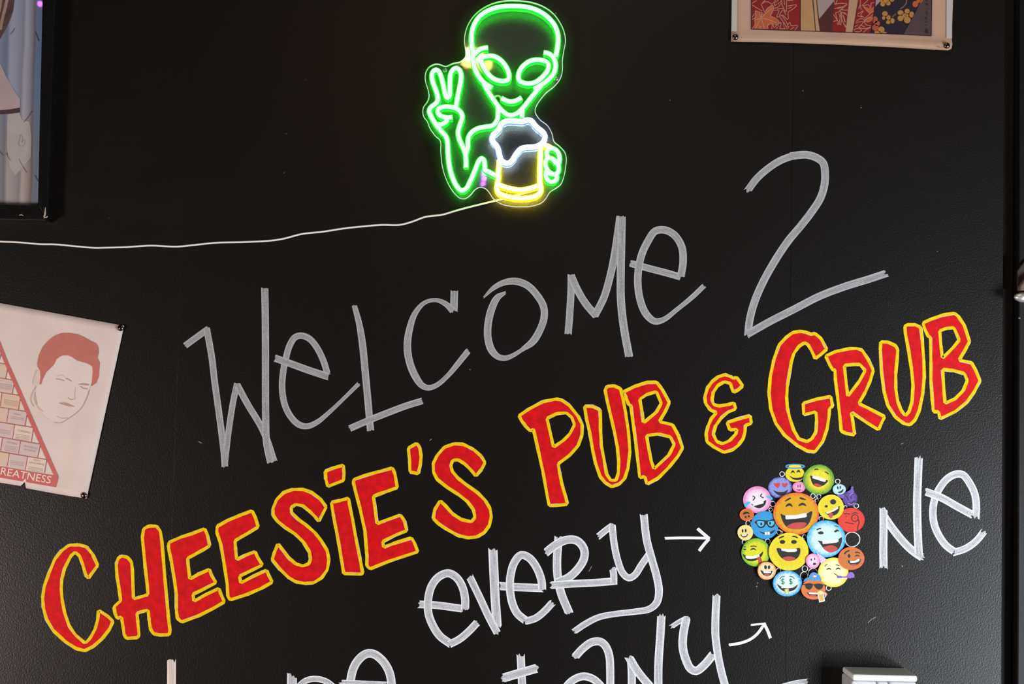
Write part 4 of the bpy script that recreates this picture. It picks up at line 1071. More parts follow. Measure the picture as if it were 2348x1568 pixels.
for txt, x0_, y0_, x1_, y1_, h_ in (('CURSING', 128, 1008, 228, 1027, 15), ('CRYING', 48, 1095, 126, 1111, 15), ('PHYSICAL', 180, 1126, 280, 1146, 15), ('FITNESS', 182, 1150, 266, 1166, 13), ('BODY', 252, 1228, 302, 1238, 13), ('GROOMING', 214, 1246, 330, 1266, 14), ('FISH', 100, 882, 150, 892, 14)):
    a, b = zP([(x0_, y0_)])[0], zP([(x1_, y1_)])[0]
    tv, tf = text_mesh(txt, a, unit(a, b), yd, h_ / 3.267, math.dist(a, b), D0 + 2 * EPS); mb.add(tv, tf)
for x0_, y0_, w_, k in ((120, 1030, 105, 4), (40, 1116, 90, 4), (212, 1274, 110, 4), (84, 898, 100, 2), (80, 1228, 100, 3), (30, 770, 110, 4), (-60, 985, 140, 3), (-60, 640, 150, 4)):
    for i in range(k):
        yy = y0_ + i * 11
        ribbon(mb, [p + (1.1,) for p in zP([(x0_ - i * 2, yy), (x0_ + w_ - i * 2, yy + w_ * 0.17)])], 1.1, D0 + 2 * EPS, smooth=False, across=2)
mb.build('cell_lettering', m_tx, poster, 'faint brown printed words in the chart cells', face_cam=True)
# generic faded portrait: red hair mass over a pale face
zF = zoomer(60, 750, 6.27)
prints('printed_face', m_face, poster, [[p[:2] for p in spline(zF([(250, 640), (420, 460), (600, 400), (800, 480), (950, 560), (950, 760), (905, 900), (830, 1110), (720, 1240), (600, 1330), (470, 1370), (330, 1320), (200, 1200), (150, 1040), (140, 880)]), 3, True)]], d=D0)
prints('printed_ear', m_ear, poster, [[p[:2] for p in spline(zF([(190, 610), (140, 640), (112, 740), (100, 810), (135, 850), (180, 830), (205, 720)]), 3, True)]], d=D0 + 0.4 * EPS)
prints('printed_hair', m_hair, poster, [[p[:2] for p in zF([(160, 520), (185, 400), (240, 280), (330, 180), (420, 115), (510, 85), (620, 83), (740, 100), (830, 140), (920, 190), (1010, 235), (1040, 290), (1045, 370), (1025, 440), (1060, 510), (1050, 600), (1045, 700), (1010, 800), (938, 850), (945, 760), (955, 650), (950, 565), (880, 522), (800, 500), (730, 480), (660, 430), (600, 405), (510, 408), (440, 460), (400, 540), (340, 600), (290, 650), (240, 750), (215, 825), (190, 820), (205, 720), (200, 620), (165, 570)])]], d=D0 + EPS)
prints('printed_features', m_shade, poster, [[p[:2] for p in spline(zF([(740, 826), (800, 806), (880, 812), (915, 828), (880, 838), (800, 828)]), 2, True)], [p[:2] for p in spline(zF([(470, 1090), (560, 1082), (640, 1110), (700, 1140), (620, 1138), (540, 1118)]), 2, True)]],
       [([p[:2] for p in zF(l)], w) for l, w in (([(430, 745), (480, 748), (545, 770)], 2.2), ([(570, 735), (610, 750), (655, 778)], 2.6), ([(780, 850), (830, 880), (885, 884)], 2.6), ([(600, 1010), (640, 1040), (690, 1030)], 1.8), ([(905, 900), (870, 1010), (800, 1150), (700, 1250), (600, 1315), (500, 1372), (410, 1370)], 1.8))], d=D0 + EPS)
for l, w in (([(140, 850), (85, 960), (66, 1050), (110, 1140)], 1.6), ([(130, 930), (125, 1040), (170, 1140), (240, 1210)], 3), ([(440, 1280), (520, 1308), (600, 1300)], 2.4), ([(710, 860), (700, 960), (705, 1040)], 2), ([(440, 700), (520, 690), (560, 720)], 1.5), ([(150, 620), (110, 740), (95, 810)], 1.2)):
    prints('printed_shading', m_soft, poster, [], [([p[:2] for p in zF(l)], w)], d=D0 + EPS * 0.5)

# --- upper right art poster
zR = zoomer(1660, 0, 4.348); zRa = zoomer(1700, 0, 9.783); zRb = zoomer(1920, 0, 8.386)
art = thing('art_poster', 'cream paper art poster with maple leaves and blossoms in the upper right corner', 'poster', W(1930, 0, 0))
bt = [(1675.6, 96), (1750, 97.2), (1900, 102), (2050, 109), (2120, 113.3), (2173, 116), (2181, 112.5)]
tp = [(x + 17 + (x - 1675) * 0.022, -640 + (x - 1675) * 0.035) for x, y in bt]
LOW = 0.966


def lift_b(s, t):
    d = 0.0024 + 0.001 * (1 - s)
    if t > LOW:
        k = (t - LOW) / (1 - LOW)
        d += 0.0060 * math.sin(k * PI * 0.85) ** 2 * (0.5 + 0.5 * s)
    return d


m_art = plain('cream_art_paper', srgb(170, 137, 114), 0.55, 0.05, 16, spec=0.3)
paper('paper', tp, bt, lift_b, 80, m_art, art, step=20)
m_mg = plain('pale_margin_paper', srgb(170, 161, 155), 0.55, spec=0.3)
A = 0.0040
prints('paper_margin', m_mg, art, [[(1679.5, -300), (1691, -300), (1690, 72), (1677.5, 72)]], d=A)
prints('paper_margin', m_mg, art, [[(2172, -300), (2185, -300), (2183, 88), (2170, 88)]], d=A)
AM = {'crimson': plain('crimson_print', srgb(119, 21, 21), 0.6, 0.06, 60, spec=0.25), 'ochre': plain('ochre_print', srgb(160, 119, 79), 0.6, 0.06, 30, spec=0.25),
      'sand': plain('sand_print', srgb(160, 123, 92), 0.6, 0.05, 30, spec=0.25), 'grey': plain('grey_print', srgb(143, 122, 117), 0.6, 0.04, 30, spec=0.25),
      'maroon': plain('maroon_print', srgb(69, 31, 28), 0.6, spec=0.25), 'navy': plain('navy_print', srgb(33, 22, 34), 0.6, spec=0.25),
      'plum': plain('plum_print', srgb(69, 52, 54), 0.6, 0.06, 40, spec=0.25), 'leaf': plain('orange_leaf_print', srgb(161, 79, 40), 0.6, 0.05, 60, spec=0.25),
      'line': plain('pale_leaf_line_print', srgb(166, 119, 103), 0.6, spec=0.25), 'ink': plain('dark_ink_print', srgb(44, 26, 26), 0.6, spec=0.25),
      'gold': plain('gold_blossom_print', srgb(155, 107, 50), 0.6, 0.05, 60, spec=0.25), 'coral': plain('coral_blossom_print', srgb(155, 69, 45), 0.6, spec=0.25),
      'stem': plain('olive_stem_print', srgb(103, 83, 63), 0.6, spec=0.25)}
UP = -300
prints('robe_panel', AM['crimson'], art, [[(1726, UP), (1837, UP), (1835.4, 70.5), (1723, 67)]], d=A, label='crimson printed panel with maple leaves')
prints('robe_panel', AM['ochre'], art, [[(1836, UP), (1850, UP), (1862.7, -5), (1866, 22), (1870, 70.7), (1835.4, 70.3)]], d=A)
prints('robe_panel', AM['sand'], art, [[(1850, UP), (1862, UP), (1872, -5), (1877, 44), (1881, 71.2), (1870, 70.7)]], d=A)
prints('robe_panel', AM['grey'], art, [[(1862, UP), (2000, UP), (1930, -26), (1913, 2), (1878.3, 43.5), (1872, -5)]], d=A)
prints('robe_panel', AM['maroon'], art, [[(1914, 0), (1911, 38), (1908.5, 72.6), (1880.8, 71.2), (1878, 43.5)]], d=A)
prints('robe_panel', AM['crimson'], art, [[(1920, UP), (1960, UP), (1948, -5), (1939.3, 73.6), (1908.5, 72.6), (1914, -4)]], d=A + EPS, label='narrow crimson printed panel with leaves')
prints('robe_panel', AM['sand'], art, [[(1965, UP), (1990, UP), (1969, -4), (1955.8, 74), (1939.2, 73.5), (1947.4, -4)]], d=A + EPS * 1.5)
prints('robe_panel', AM['crimson'], art, [[(1990, UP), (2015, UP), (2007.5, -4), (2003.5, 36), (1996, 75.5), (1956, 74)]], d=A + EPS * 1.2)
prints('robe_panel', AM['navy'], art, [[(2040, UP), (2140, UP), (2115, -8), (2103, 20), (2071.5, 78.3), (1996, 75.6), (2003.5, 36), (2008, 15)]], d=A + EPS, label='dark navy printed panel with gold blossoms')
prints('robe_panel', AM['grey'], art, [[(2007.8, -60), (2060, -60), (2021, 0), (2007.5, 15)]], d=A + EPS * 1.5)
prints('robe_panel', AM['plum'], art, [[(2145, UP), (2141, UP), (2137.2, -4), (2135.2, 82.2), (2071.5, 78.3), (2103, 20), (2114, -6)]], d=A + EPS * 1.5)
Z = A + 3 * EPS
prints('maple_leaf', AM['leaf'], art, [[p[:2] for p in zRa([(305, 240), (420, 292), (505, 312), (560, 212), (640, 142), (712, 120), (716, 210), (690, 290), (645, 360), (730, 402), (845, 492), (742, 560), (690, 602), (660, 540), (600, 580), (590, 650), (430, 645), (285, 638), (300, 560), (305, 430), (318, 350)])]], d=Z, label='orange printed maple leaf')
leaf_lines = [[(240, 112), (470, 252)], [(240, 72), (340, 10)], [(440, 100), (540, -10)], [(440, 100), (500, 55), (570, 35), (630, 60), (690, 95), (735, 40)], [(440, 100), (490, 200), (525, 290)],
              [(525, 290), (560, 215), (630, 150), (705, 120), (722, 200), (650, 360)], [(650, 360), (760, 410), (850, 500), (760, 565)], [(310, 240), (500, 302)], [(310, 240), (318, 340), (300, 440), (300, 560), (240, 650)],
              [(445, 400), (402, 300)], [(445, 400), (560, 290), (690, 180)], [(445, 400), (600, 440), (790, 510)], [(445, 400), (510, 640)], [(445, 400), (310, 640)], [(445, 400), (310, 450)], [(455, 310), (448, 400)],
              [(740, 130), (760, -10)], [(740, 130), (870, 50), (900, 0)], [(900, 0), (920, 130), (1000, 262), (1012, 120), (1010, -10)], [(955, 0), (972, 110)], [(780, 50), (830, -10)], [(1030, 12), (1160, 8)],
              [(1030, 140), (1130, 120), (1240, 115), (1160, 200), (1040, 270)], [(1035, 190), (1130, 160)], [(730, 190), (820, 160), (890, 80)], [(720, 230), (840, 240), (790, 385), (920, 340), (1040, 440), (1045, 270)], [(850, 340), (935, 225), (1000, 340)], [(800, 205), (880, 190), (960, 205)],
              [(860, 380), (930, 480), (965, 640)], [(910, 350), (1000, 480), (1045, 560)], [(960, 500), (1000, 600)], [(600, 640), (590, 570), (640, 530), (680, 500), (735, 620), (800, 560), (885, 505), (860, 650)], [(670, 600), (690, 650)], [(780, 650), (840, 570)],
              [(1000, 655), (1040, 555), (1090, 500), (1110, 575), (1260, 575), (1195, 680)], [(1035, 655), (1065, 590)], [(1100, 660), (1190, 605)], [(240, 440), (300, 400)], [(240, 390), (300, 300)], [(870, 645), (980, 645)], [(400, 630), (425, 590), (440, 645)]]
leaf_lines2 = [[(2070, 20), (2110, 90), (2150, -10)], [(2085, 100), (2180, 80), (2348, 75)], [(2085, 195), (2200, 165), (2348, 130)], [(2200, 240), (2348, 105)], [(2110, 290), (2230, 260), (2250, 400), (2215, 555), (2165, 480), (2110, 290)], [(2260, 215), (2348, 235)], [(2250, 450), (2348, 600)], [(2290, 340), (2330, 500)], [(2060, 480), (2145, 460)], [(2250, 270), (2348, 300)], [(2065, 320), (2170, 480)]]
leaf_lines3 = [[(0, 170), (100, 130), (185, 75), (100, 60), (0, 70)], [(20, 230), (185, 85)], [(60, 240), (70, 320), (110, 430), (160, 530)], [(80, 190), (200, 195)], [(90, 235), (190, 290)], [(30, 250), (50, 350), (20, 470), (-10, 440)], [(110, 290), (140, 420)],
               [(410, 170), (440, 80), (440, 0)], [(460, 190), (440, 100)], [(470, 110), (540, 50), (600, -10)], [(490, 115), (600, 95), (640, 160), (650, 60), (710, 50)], [(500, 120), (560, 200), (620, 265), (540, 340), (510, 400)], [(620, 265), (700, 215)], [(510, 405), (600, 420), (670, 350), (600, 340), (520, 405)],
               [(390, 270), (500, 210), (450, 290), (520, 340)], [(380, 300), (480, 330)], [(360, 410), (440, 360), (510, 370)], [(350, 440), (430, 420), (500, 420), (410, 530)], [(330, 520), (400, 470)], [(310, 575), (400, 545), (470, 580), (420, 610), (330, 605)], [(420, 530), (520, 550), (640, 520)], [(510, 410), (560, 480), (650, 500)], [(440, 480), (530, 520)], [(500, 620), (560, 570), (640, 530)]]
for zf, ls in ((zRa, leaf_lines), (zRa, leaf_lines2), (zRb, leaf_lines3)):
    prints('leaf_lines', AM['line'], art, [], [([p[:2] for p in zf(l)], 1.5) for l in ls], d=Z + EPS)['kind'] = 'stuff'
prints('maple_leaf', AM['leaf'], art, [[p[:2] for p in zRb([(490, 115), (590, 150), (650, 165), (705, 120), (695, 215), (625, 262), (585, 225)])], [p[:2] for p in zRb([(515, 400), (560, 345), (640, 300), (690, 250), (670, 350), (600, 415)])]], d=Z)


def blossom(zf, dots, mat, lab=None):
    prints('blossom', mat, art, [[p[:2] for p in zf(ell(x, y, r, r * k, 0, 16))] for x, y, r, k in dots], d=Z, label=lab)


blossom(zRb, [(872, 80, 45, 1), (980, 62, 45, 1), (930, 10, 60, 1), (1050, -10, 45, 1), (850, 10, 35, 1)], AM['gold'])
blossom(zRb, [(915, 262, 55, 0.85), (892, 345, 32, 1.1), (982, 332, 52, 0.95), (980, 425, 45, 0.85), (1060, 400, 42, 1.2)], AM['gold'])
blossom(zRb, [(1215, 245, 58, 0.85), (1342, 215, 50, 0.95), (1430, 280, 48, 1.25), (1215, 350, 58, 0.95), (1345, 385, 66, 0.95), (1310, 300, 60, 0.8)], AM['gold'])
blossom(zRb, [(845, 570, 62, 1.0), (770, 620, 60, 0.45), (900, 628, 50, 0.3)], AM['gold'])
blossom(zRb, [(720, 380, 58, 1.15), (768, 450, 52, 1), (730, 530, 62, 1)], AM['coral'])
blossom(zRb, [(1500, 80, 55, 1.1), (1580, 0, 60, 1)], AM['leaf'])
prints('stem', AM['stem'], art, [], [([p[:2] for p in zRb(l)], 2.6) for l in ([(1330, -10), (1325, 60), (1270, 130), (1205, 170)], [(1060, 335), (1090, 295), (1130, 270)])], d=Z + EPS)
prints('ink_lines', AM['ink'], art, [], [([p[:2] for p in zRb(l)], 1.1) for l in ([(930, 335), (980, 285), (1030, 325), (1020, 380), (960, 380), (930, 335)], [(1020, 390), (1020, 450)], [(1170, 290), (1240, 285), (1290, 240)], [(1290, 240), (1330, 272), (1390, 260)], [(1290, 300), (1340, 315)])] +
       [([(1723, 67), (1800, 69.6), (1900, 73), (2000, 76.2), (2135.3, 82.3)], 1.6), ([(1723.4, -300), (1722.6, 67)], 1.4), ([(2139.8, -300), (2135.6, 82.3)], 1.6), ([(1836, -200), (1835.3, 70.5)], 1.4), ([(1862.5, -6), (1866, 22), (1870.3, 70.6)], 1.3), ([(1872, -5), (1877, 44), (1881, 71)], 1.3),
        ([(2008, -4), (2003.5, 36), (1996, 75.6)], 1.2), ([(1969, -4), (1955.8, 74)], 1.1), ([(2115, -8), (2103, 20), (2071.5, 78.3)], 1.0)], d=Z + EPS * 2)
zJ = zoomer(2095, 0, 18.44)
prints('printed_characters', AM['ink'], art, [], [([p[:2] for p in zJ(l)], 1.3) for l in ([(520, -10), (545, 60)], [(545, 20), (590, 60)], [(500, 190), (560, 150), (600, 200)], [(560, 150), (590, 250)], [(510, 370), (530, 410)], [(610, 375), (640, 390)], [(560, 440), (520, 560)], [(575, 530), (565, 640)], [(480, 740), (560, 735)], [(540, 720), (500, 800)], [(520, 790), (580, 850)], [(480, 920), (590, 930)], [(490, 1060), (560, 1060)], [(480, 1225), (600, 1225)], [(470, 1330), (600, 1340)], [(480, 1290), (480, 1380), (600, 1380), (600, 1290), (480, 1290)], [(540, 1230), (540, 1390)])],
       d=Z + EPS * 2, label='small dark vertical column of printed characters')
mb = MB(); tv, tf = text_mesh('336-P4', (2148, 109.2), unit((2148, 109), (2165, 110)), (0.03, -1), 3.4, 16, 0.0105); mb.add(tv, tf)
mb.build('printed_code', AM['ink'], art, 'tiny dark printed code in the corner', face_cam=True)

# --- push pins
m_pin = plain('dark_bronze_pin', (0.16, 0.10, 0.085, 1), 0.22, metal=1.0)


def pin(px, py, d, label):
    c = W(px, py, d); c = Vector((c.x, 0, c.z))
    o = thing('push_pin', label, 'push pin', c, 'bronze push pins holding the posters')
    mb = MB(); r = 0.0062
    lathe(mb, c, [(0.0, d + 0.0042), (r * 0.3, d + 0.0040), (r * 0.6, d + 0.0033), (r * 0.85, d + 0.0021), (r, d + 0.0007), (r * 0.98, d), (0.0, d)], 24)
    mb.build('pin_head', m_pin, o)
    mb = MB(); lathe(mb, c, [(0.0006, d), (0.0004, -0.006), (0.0, -0.009)], 8)
    mb.build('pin_shaft', steel, o)


pin(276.5, 752, 0.0042, 'bronze push pin in the upper right corner of the red haired poster')
pin(192.5, 1135.5, 0.0048, 'bronze push pin in the lower right corner of the red haired poster')
pin(1686, 85, 0.0050, 'bronze push pin in the lower left corner of the maple leaf poster')
pin(2171, 104.5, 0.0085, 'bronze push pin in the lower right corner of the maple leaf poster')

# ------------------------------------------------------------------ framed picture in the upper left corner
pic = thing('framed_picture', 'black framed glazed picture of a lampshade and curtains at upper left', 'picture', W(-150, 200, 0))
FD = 0.030
pc = {'tl': (-470, -350), 'tr': (105, -335), 'br': (87, 471.5), 'bl': (-470, 455)}        # opening
fo = {'tl': (-505, -392), 'tr': (140, -372), 'br': (108.5, 506), 'bl': (-510, 492)}      # outer edge
m_fr = plain('chipped_black_frame', (0.004, 0.0036, 0.0036, 1), 0.35, 0.3, 40, spec=0.2)
order = ['tl', 'tr', 'br', 'bl']
for i in range(4):
    a_, b_ = order[i], order[(i + 1) % 4]
    quad = [fo[a_], fo[b_], pc[b_], pc[a_]]
    mb = MB()
    f_ = [W(x, y, FD) for x, y in quad]; k_ = [Vector((v.x, -0.0004, v.z)) for v in f_]
    mb.add(f_ + k_, [(0, 1, 2, 3), (7, 6, 5, 4), (0, 4, 5, 1), (1, 5, 6, 2), (2, 6, 7, 3), (3, 7, 4, 0)])
    bevel(mb.build('frame_rail', m_fr, pic), 0.002, 2)
chip = plain('bare_wood_chip', (0.42, 0.34, 0.28, 1), 0.6)
zC = zoomer(0, 300, 7.127)
mb = MB()
ribbon(mb, zC([(742, 1250, 1.2), (738, 1310, 2.6), (735, 1370, 4.0), (715, 1405, 3.0)]), 2.5, FD + 0.0003, across=3, step=2)
ribbon(mb, zC([(715, 1420, 2.0), (760, 1410, 2.6), (780, 1395, 1.6)]), 2, FD + 0.0004, across=3, step=2)
mb.build('frame_chip', chip, pic, 'pale chipped wood at the frame corner', face_cam=True)
mb = MB()
ribbon(mb, zC([(312, 1382, 1.2), (345, 1370, 2.0), (382, 1388, 1.0)]), 2, FD + 0.0003, across=3, step=2)
mb.build('frame_chip', chip, pic, 'pale chip on the lower frame rail', face_cam=True)
# the print: soft curtain folds
pm, nt, p = new_mat('printed_curtains')
uv = nt.nodes.new('ShaderNodeUVMap'); sx = nt.nodes.new('ShaderNodeSeparateXYZ'); nt.links.new(uv.outputs[0], sx.inputs[0])
wv = nt.nodes.new('ShaderNodeTexNoise'); wv.inputs['Scale'].default_value = 3.0
nt.links.new(uv.outputs[0], wv.inputs['Vector'])
mm_ = nt.nodes.new('ShaderNodeMath'); mm_.operation = 'MULTIPLY_ADD'; mm_.inputs[1].default_value = 0.030
nt.links.new(wv.outputs[0], mm_.inputs[0]); nt.links.new(sx.outputs[0], mm_.inputs[2])
rp = nt.nodes.new('ShaderNodeValToRGB'); cr = rp.color_ramp
cols = [(0.0, srgb(128, 127, 144)), (0.55, srgb(109, 111, 127)), (0.83, srgb(128, 136, 154)), (0.872, srgb(99, 106, 127)), (0.885, srgb(144, 150, 169)), (0.915, srgb(136, 140, 159)), (0.935, srgb(120, 122, 140)), (0.946, srgb(152, 154, 169)), (0.972, srgb(135, 134, 149)), (0.986, srgb(112, 111, 122)), (0.990, srgb(120, 145, 181)), (1.0, srgb(116, 143, 183))]
cr.elements[0].position, cr.elements[0].color = cols[0][0], cols[0][1]
cr.elements[1].position, cr.elements[1].color = cols[-1][0], cols[-1][1]
for pos, c_ in cols[1:-1]:
    e_ = cr.elements.new(pos); e_.color = c_
nt.links.new(mm_.outputs[0], rp.inputs[0])
# lower part of the print is warmer
ry = nt.nodes.new('ShaderNodeMapRange'); ry.inputs['From Min'].default_value = 0.30; ry.inputs['From Max'].default_value = 0.16
nt.links.new(sx.outputs[1], ry.inputs['Value'])
mw = nt.nodes.new('ShaderNodeMix'); mw.data_type = 'RGBA'; mw.blend_type = 'MULTIPLY'
mw.inputs['B'].default_value = (1.22, 1.0, 0.76, 1)
nt.links.new(ry.outputs[0], mw.inputs['Factor']); nt.links.new(rp.outputs[0], mw.inputs['A'])
nt.links.new(mw.outputs['Result'], p.inputs['Base Color']); p.inputs['Roughness'].default_value = 0.6
nt.links.new(mw.outputs['Result'], p.inputs['Emission Color']); p.inputs['Emission Strength'].default_value = 0.0
mb = MB(); q4 = [pc[k] for k in order]
mb.add([W(x, y, 0.014) for x, y in q4], [(0, 1, 2, 3)], [(0, 1), (1, 1), (1, 0), (0, 0)])
mb.build('print', pm, pic, face_cam=True)
zq = zoomer(0, 130, 8.253)
PD = 0.0146
m_shd = plain('printed_lampshade', srgb(168, 148, 150), 0.6, 0.08, 12)
prints('printed_lampshade', m_shd, pic, [[p[:2] for p in zq([(-900, 800), (-420, 300), (-300, -100), (-60, -100), (0, 120), (60, 250), (130, 400), (200, 510), (300, 690), (380, 800), (378, 970), (200, 1000), (0, 1010), (-900, 1010)])]], d=PD)
m_trim = plain('printed_dark_braid', srgb(66, 42, 46), 0.6, 0.4, 300)
prints('printed_braid', m_trim, pic, [[p[:2] for p in zq([(-900, 1000), (0, 1010), (200, 995), (375, 960), (378, 1052), (200, 1080), (0, 1092), (-900, 1090)])]], d=PD + EPS)
m_drp = plain('printed_brown_drape', srgb(78, 54, 56), 0.6, 0.5, 40)
zd = zoomer(0, 0, 11.2)
prints('printed_drape', m_drp, pic, [[p[:2] for p in zd([(-900, -900), (420, -900), (370, 0), (340, 260), (270, 480), (150, 740), (40, 930), (0, 1000), (-200, 1150), (-900, 900)])]], d=PD)
m_drl = plain('printed_tan_fold', srgb(150, 124, 108), 0.6, 0.2, 40)
prints('printed_drape_fold', m_drl, pic, [], [([p[:2] for p in zd(l)], w) for l, w in (([(240, -300), (180, 0), (120, 260), (60, 480), (10, 760)], 7), ([(20, -300), (10, 0), (-30, 300)], 8))], d=PD + EPS)
m_glow = plain('printed_lamp_glow', srgb(166, 158, 156), 0.6, 0.06, 30)
prints('printed_lamp_glow', m_glow, pic, [[p[:2] for p in zq([(150, 1085), (365, 1060), (420, 1200), (560, 1230), (600, 1500), (590, 1900), (430, 2100), (280, 2250), (180, 2100), (130, 1700), (130, 1300)])]], d=PD)
m_twig = plain('printed_twig', srgb(98, 84, 84), 0.6)
zp3 = zoomer(0, 0, 3.014)
for l, w in (([(242, 220), (256, 250), (268, 285)], 1.6), ([(165, 845), (190, 815), (222, 765)], 1.5), ([(45, 1055), (58, 1085), (74, 1112)], 1.5), ([(130, 1095), (155, 1145), (185, 1192)], 1.2), ([(240, 1210), (265, 1255)], 1.2), ([(72, 238), (90, 215), (102, 195)], 1.3), ([(-5, 1040), (10, 1060), (22, 1075)], 1.4), ([(130, 990), (145, 930), (158, 955), (150, 985), (172, 965), (168, 1000), (140, 1012), (125, 985)], 0.7)):
    prints('printed_twig', m_twig, pic, [], [([p[:2] for p in zp3(l)], w)], d=PD + EPS)
mb = MB(); mb.add([W(x, y, 0.022) for x, y in q4], [(0, 1, 2, 3)], [(0, 1), (1, 1), (1, 0), (0, 0)])
mb.build('glass_pane', clear_sheet('picture_glass', 0.04, 0.02), pic, face_cam=True)

# ------------------------------------------------------------------ white box at the lower right
BD = 0.078
c_tl = W(1955, 1546, BD); c_tr = W(2104, 1549.5, BD)
zt = (c_tl.z + c_tr.z) / 2
zband = W(2030, 1562.5, BD).z
bx = thing('wall_box', 'small white plastic box on the wall at the bottom right corner', 'box', ((c_tl.x + c_tr.x) / 2, 0, zt - 0.2))
m_wp = plain('white_plastic', (0.86, 0.87, 0.88, 1), 0.35)
mb = MB(); box_mb(mb, (c_tl.x, -BD, zband), (c_tr.x, -0.0002, zt))
bevel(mb.build('lid', m_wp, bx), 0.004, 3)
m_cl = plain('cloudy_plastic', (0.62, 0.62, 0.66, 1), 0.2, 0.12, 30)
mb = MB(); box_mb(mb, (c_tl.x - 0.001, -BD + 0.002, zt - 0.2), (c_tr.x - 0.002, -0.0002, zband - 0.0006))
bevel(mb.build('body', m_cl, bx), 0.003, 2)
for px_ in (2013, 2040):
    c = W(px_, 1568, BD - 0.002)
    mb = MB(); box_mb(mb, (c.x - 0.0015, -BD - 0.0005, zt - 0.12), (c.x + 0.0015, -BD + 0.0021, zband - 0.0012))
    mb.build('groove_rib', plain('grey_rib', (0.3, 0.31, 0.36, 1), 0.4), bx)

# ------------------------------------------------------------------ fitting on the post at the right edge
PY = 0.004
zh = zoomer(2270, 560, 7.84)
c_h = W(2352, 681, PY)
fit = thing('door_fitting', 'polished bar fitting with a brown plate on the black post at the right edge', 'fitting', (c_h.x, -PY, c_h.z))
m_bp = plain('dark_brown_plate', (0.030, 0.019, 0.015, 1), 0.4, 0.2, 60)
m_bd = plain('tan_brown_dome', (0.15, 0.10, 0.075, 1), 0.4, 0.2, 60)
m_ch = plain('polished_nickel', (0.82, 0.80, 0.75, 1), 0.38, metal=0.75)


def slab(name, px_poly, d0, d1, mat, bev):
    mb = MB(); n = len(px_poly)
    f_ = [W(x, y, d0) for x, y in px_poly]
    a_ = [Vector((v.x, -d1, v.z)) for v in f_]; b_ = [Vector((v.x, -d0, v.z)) for v in f_]
    mb.add(a_ + b_, [tuple(range(n)), tuple(range(2 * n - 1, n - 1, -1))] + [(i, i + n, (i + 1) % n + n, (i + 1) % n) for i in range(n)])
    o = mb.build(name, mat, fit)
    bm = bmesh.new(); bm.from_mesh(o.data); bmesh.ops.recalc_face_normals(bm, faces=bm.faces); bm.to_mesh(o.data); bm.free()
    return bevel(o, bev, 2)


slab('back_plate', [p[:2] for p in zh([(470, 840), (470, 480), (520, 410), (610, 300), (760, 200), (950, 170), (1150, 200), (1300, 300), (1400, 420), (1440, 500), (1440, 840)])], PY, PY + 0.006, m_bp, 0.002)
slab('dome', [p[:2] for p in zh([(472, 850), (490, 770), (540, 690), (610, 610), (720, 540), (880, 500), (1050, 520), (1200, 600), (1320, 700), (1400, 850)])], PY + 0.006, PY + 0.022, m_bd, 0.004)
mb = MB()
q1, q2 = zh([(430, 950)])[0], zh([(1500, 950)])[0]
cl, c2 = W(q1[0], q1[1], PY + 0.03), W(q2[0], q2[1], PY + 0.03)
R_ = 90 / 7.84 * MPP * 0.97
prof = [(0.0, 0.0), (0.0015, 0.35), (0.004, 0.62), (0.008, 0.80), (0.012, 0.98), (0.016, 1.0), ((c2 - cl).length, 1.0), ((c2 - cl).length, 0.0)]
verts = []; n = 24; m = len(prof)
for i in range(n):
    a_ = 2 * PI * i / n
    for xx, rr in prof: verts.append(Vector((cl.x + xx, cl.y + R_ * rr * math.cos(a_), cl.z + R_ * rr * math.sin(a_))))
mb.add(verts, [(i * m + k, ((i + 1) % n) * m + k, ((i + 1) % n) * m + k + 1, i * m + k + 1) for i in range(n) for k in range(m - 1)], None, 0, True)
o = mb.build('bar', m_ch, fit)
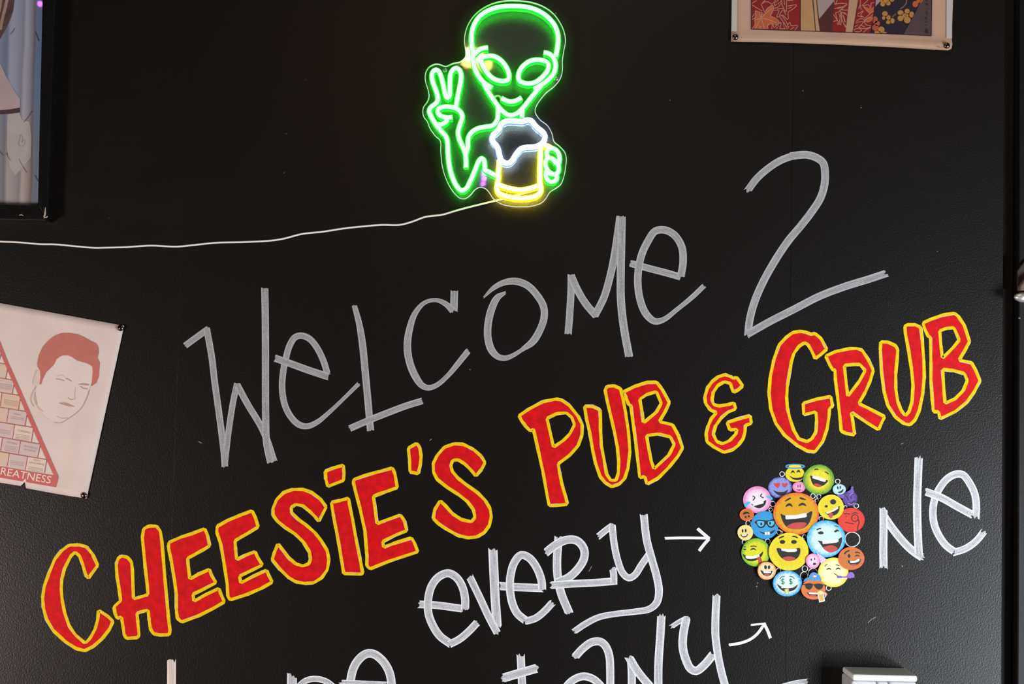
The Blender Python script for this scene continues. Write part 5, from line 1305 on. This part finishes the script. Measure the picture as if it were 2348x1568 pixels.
bm = bmesh.new(); bm.from_mesh(o.data); bmesh.ops.recalc_face_normals(bm, faces=bm.faces); bm.to_mesh(o.data); bm.free()
mb = MB(); box_mb(mb, (cl.x + 0.014, -PY - 0.026, cl.z - R_ * 0.45), (c2.x - 0.01, -PY + 0.0, cl.z + R_ * 0.45))
bevel(mb.build('bar_support', m_ch, fit), 0.003, 2)
mb = MB(); c = W(2337.5, 729, PY); lathe(mb, Vector((c.x, -PY, c.z)), [(0.0, 0.0024), (0.0018, 0.0018), (0.0026, 0.0)], 12)
mb.build('screw_head', plain('brass_screw', (0.45, 0.28, 0.14, 1), 0.35, metal=1.0), fit)


# ------------------------------------------------------------------ little coloured lamps of the room, behind the camera (seen only mirrored)
def mirror_lamp(name, px, py, d, far, col, power, radius):
    w_ = W(px, py, d); v = (w_ - CAM); v.y = -v.y
    t = (far - w_.y) / v.y
    l = bpy.data.lights.new(name, 'POINT'); l.energy = power; l.color = col; l.shadow_soft_size = radius
    o_ = bpy.data.objects.new(name, l); COL.objects.link(o_); o_.location = w_ + v * t


mirror_lamp('purple_lamp_bulb', 92, 9, 0.022, -3.6, (0.55, 0.12, 1.0), 0.35, 0.012)
mirror_lamp('purple_lamp_bulb', 1109.5, 397, SIGN_D, -3.6, (0.5, 0.1, 1.0), 0.35, 0.009)
mirror_lamp('purple_lamp_bulb', 1110, 409, SIGN_D, -3.6, (0.5, 0.1, 1.0), 0.35, 0.009)
mirror_lamp('purple_lamp_bulb', 1107, 421, SIGN_D, -3.6, (0.5, 0.1, 1.0), 0.25, 0.009)
mirror_lamp('warm_lamp_bulb', 1077, 124, SIGN_D, -3.8, (1.0, 0.60, 0.22), 5, 0.030)
mirror_lamp('warm_lamp_bulb', 1096, 131, SIGN_D, -3.8, (1.0, 0.60, 0.22), 5, 0.028)
mirror_lamp('warm_lamp_bulb', 1072, 139, SIGN_D, -3.8, (1.0, 0.55, 0.18), 1.6, 0.032)
mirror_lamp('warm_lamp_bulb', 1112, 147, SIGN_D, -3.8, (1.0, 0.55, 0.18), 1.6, 0.034)
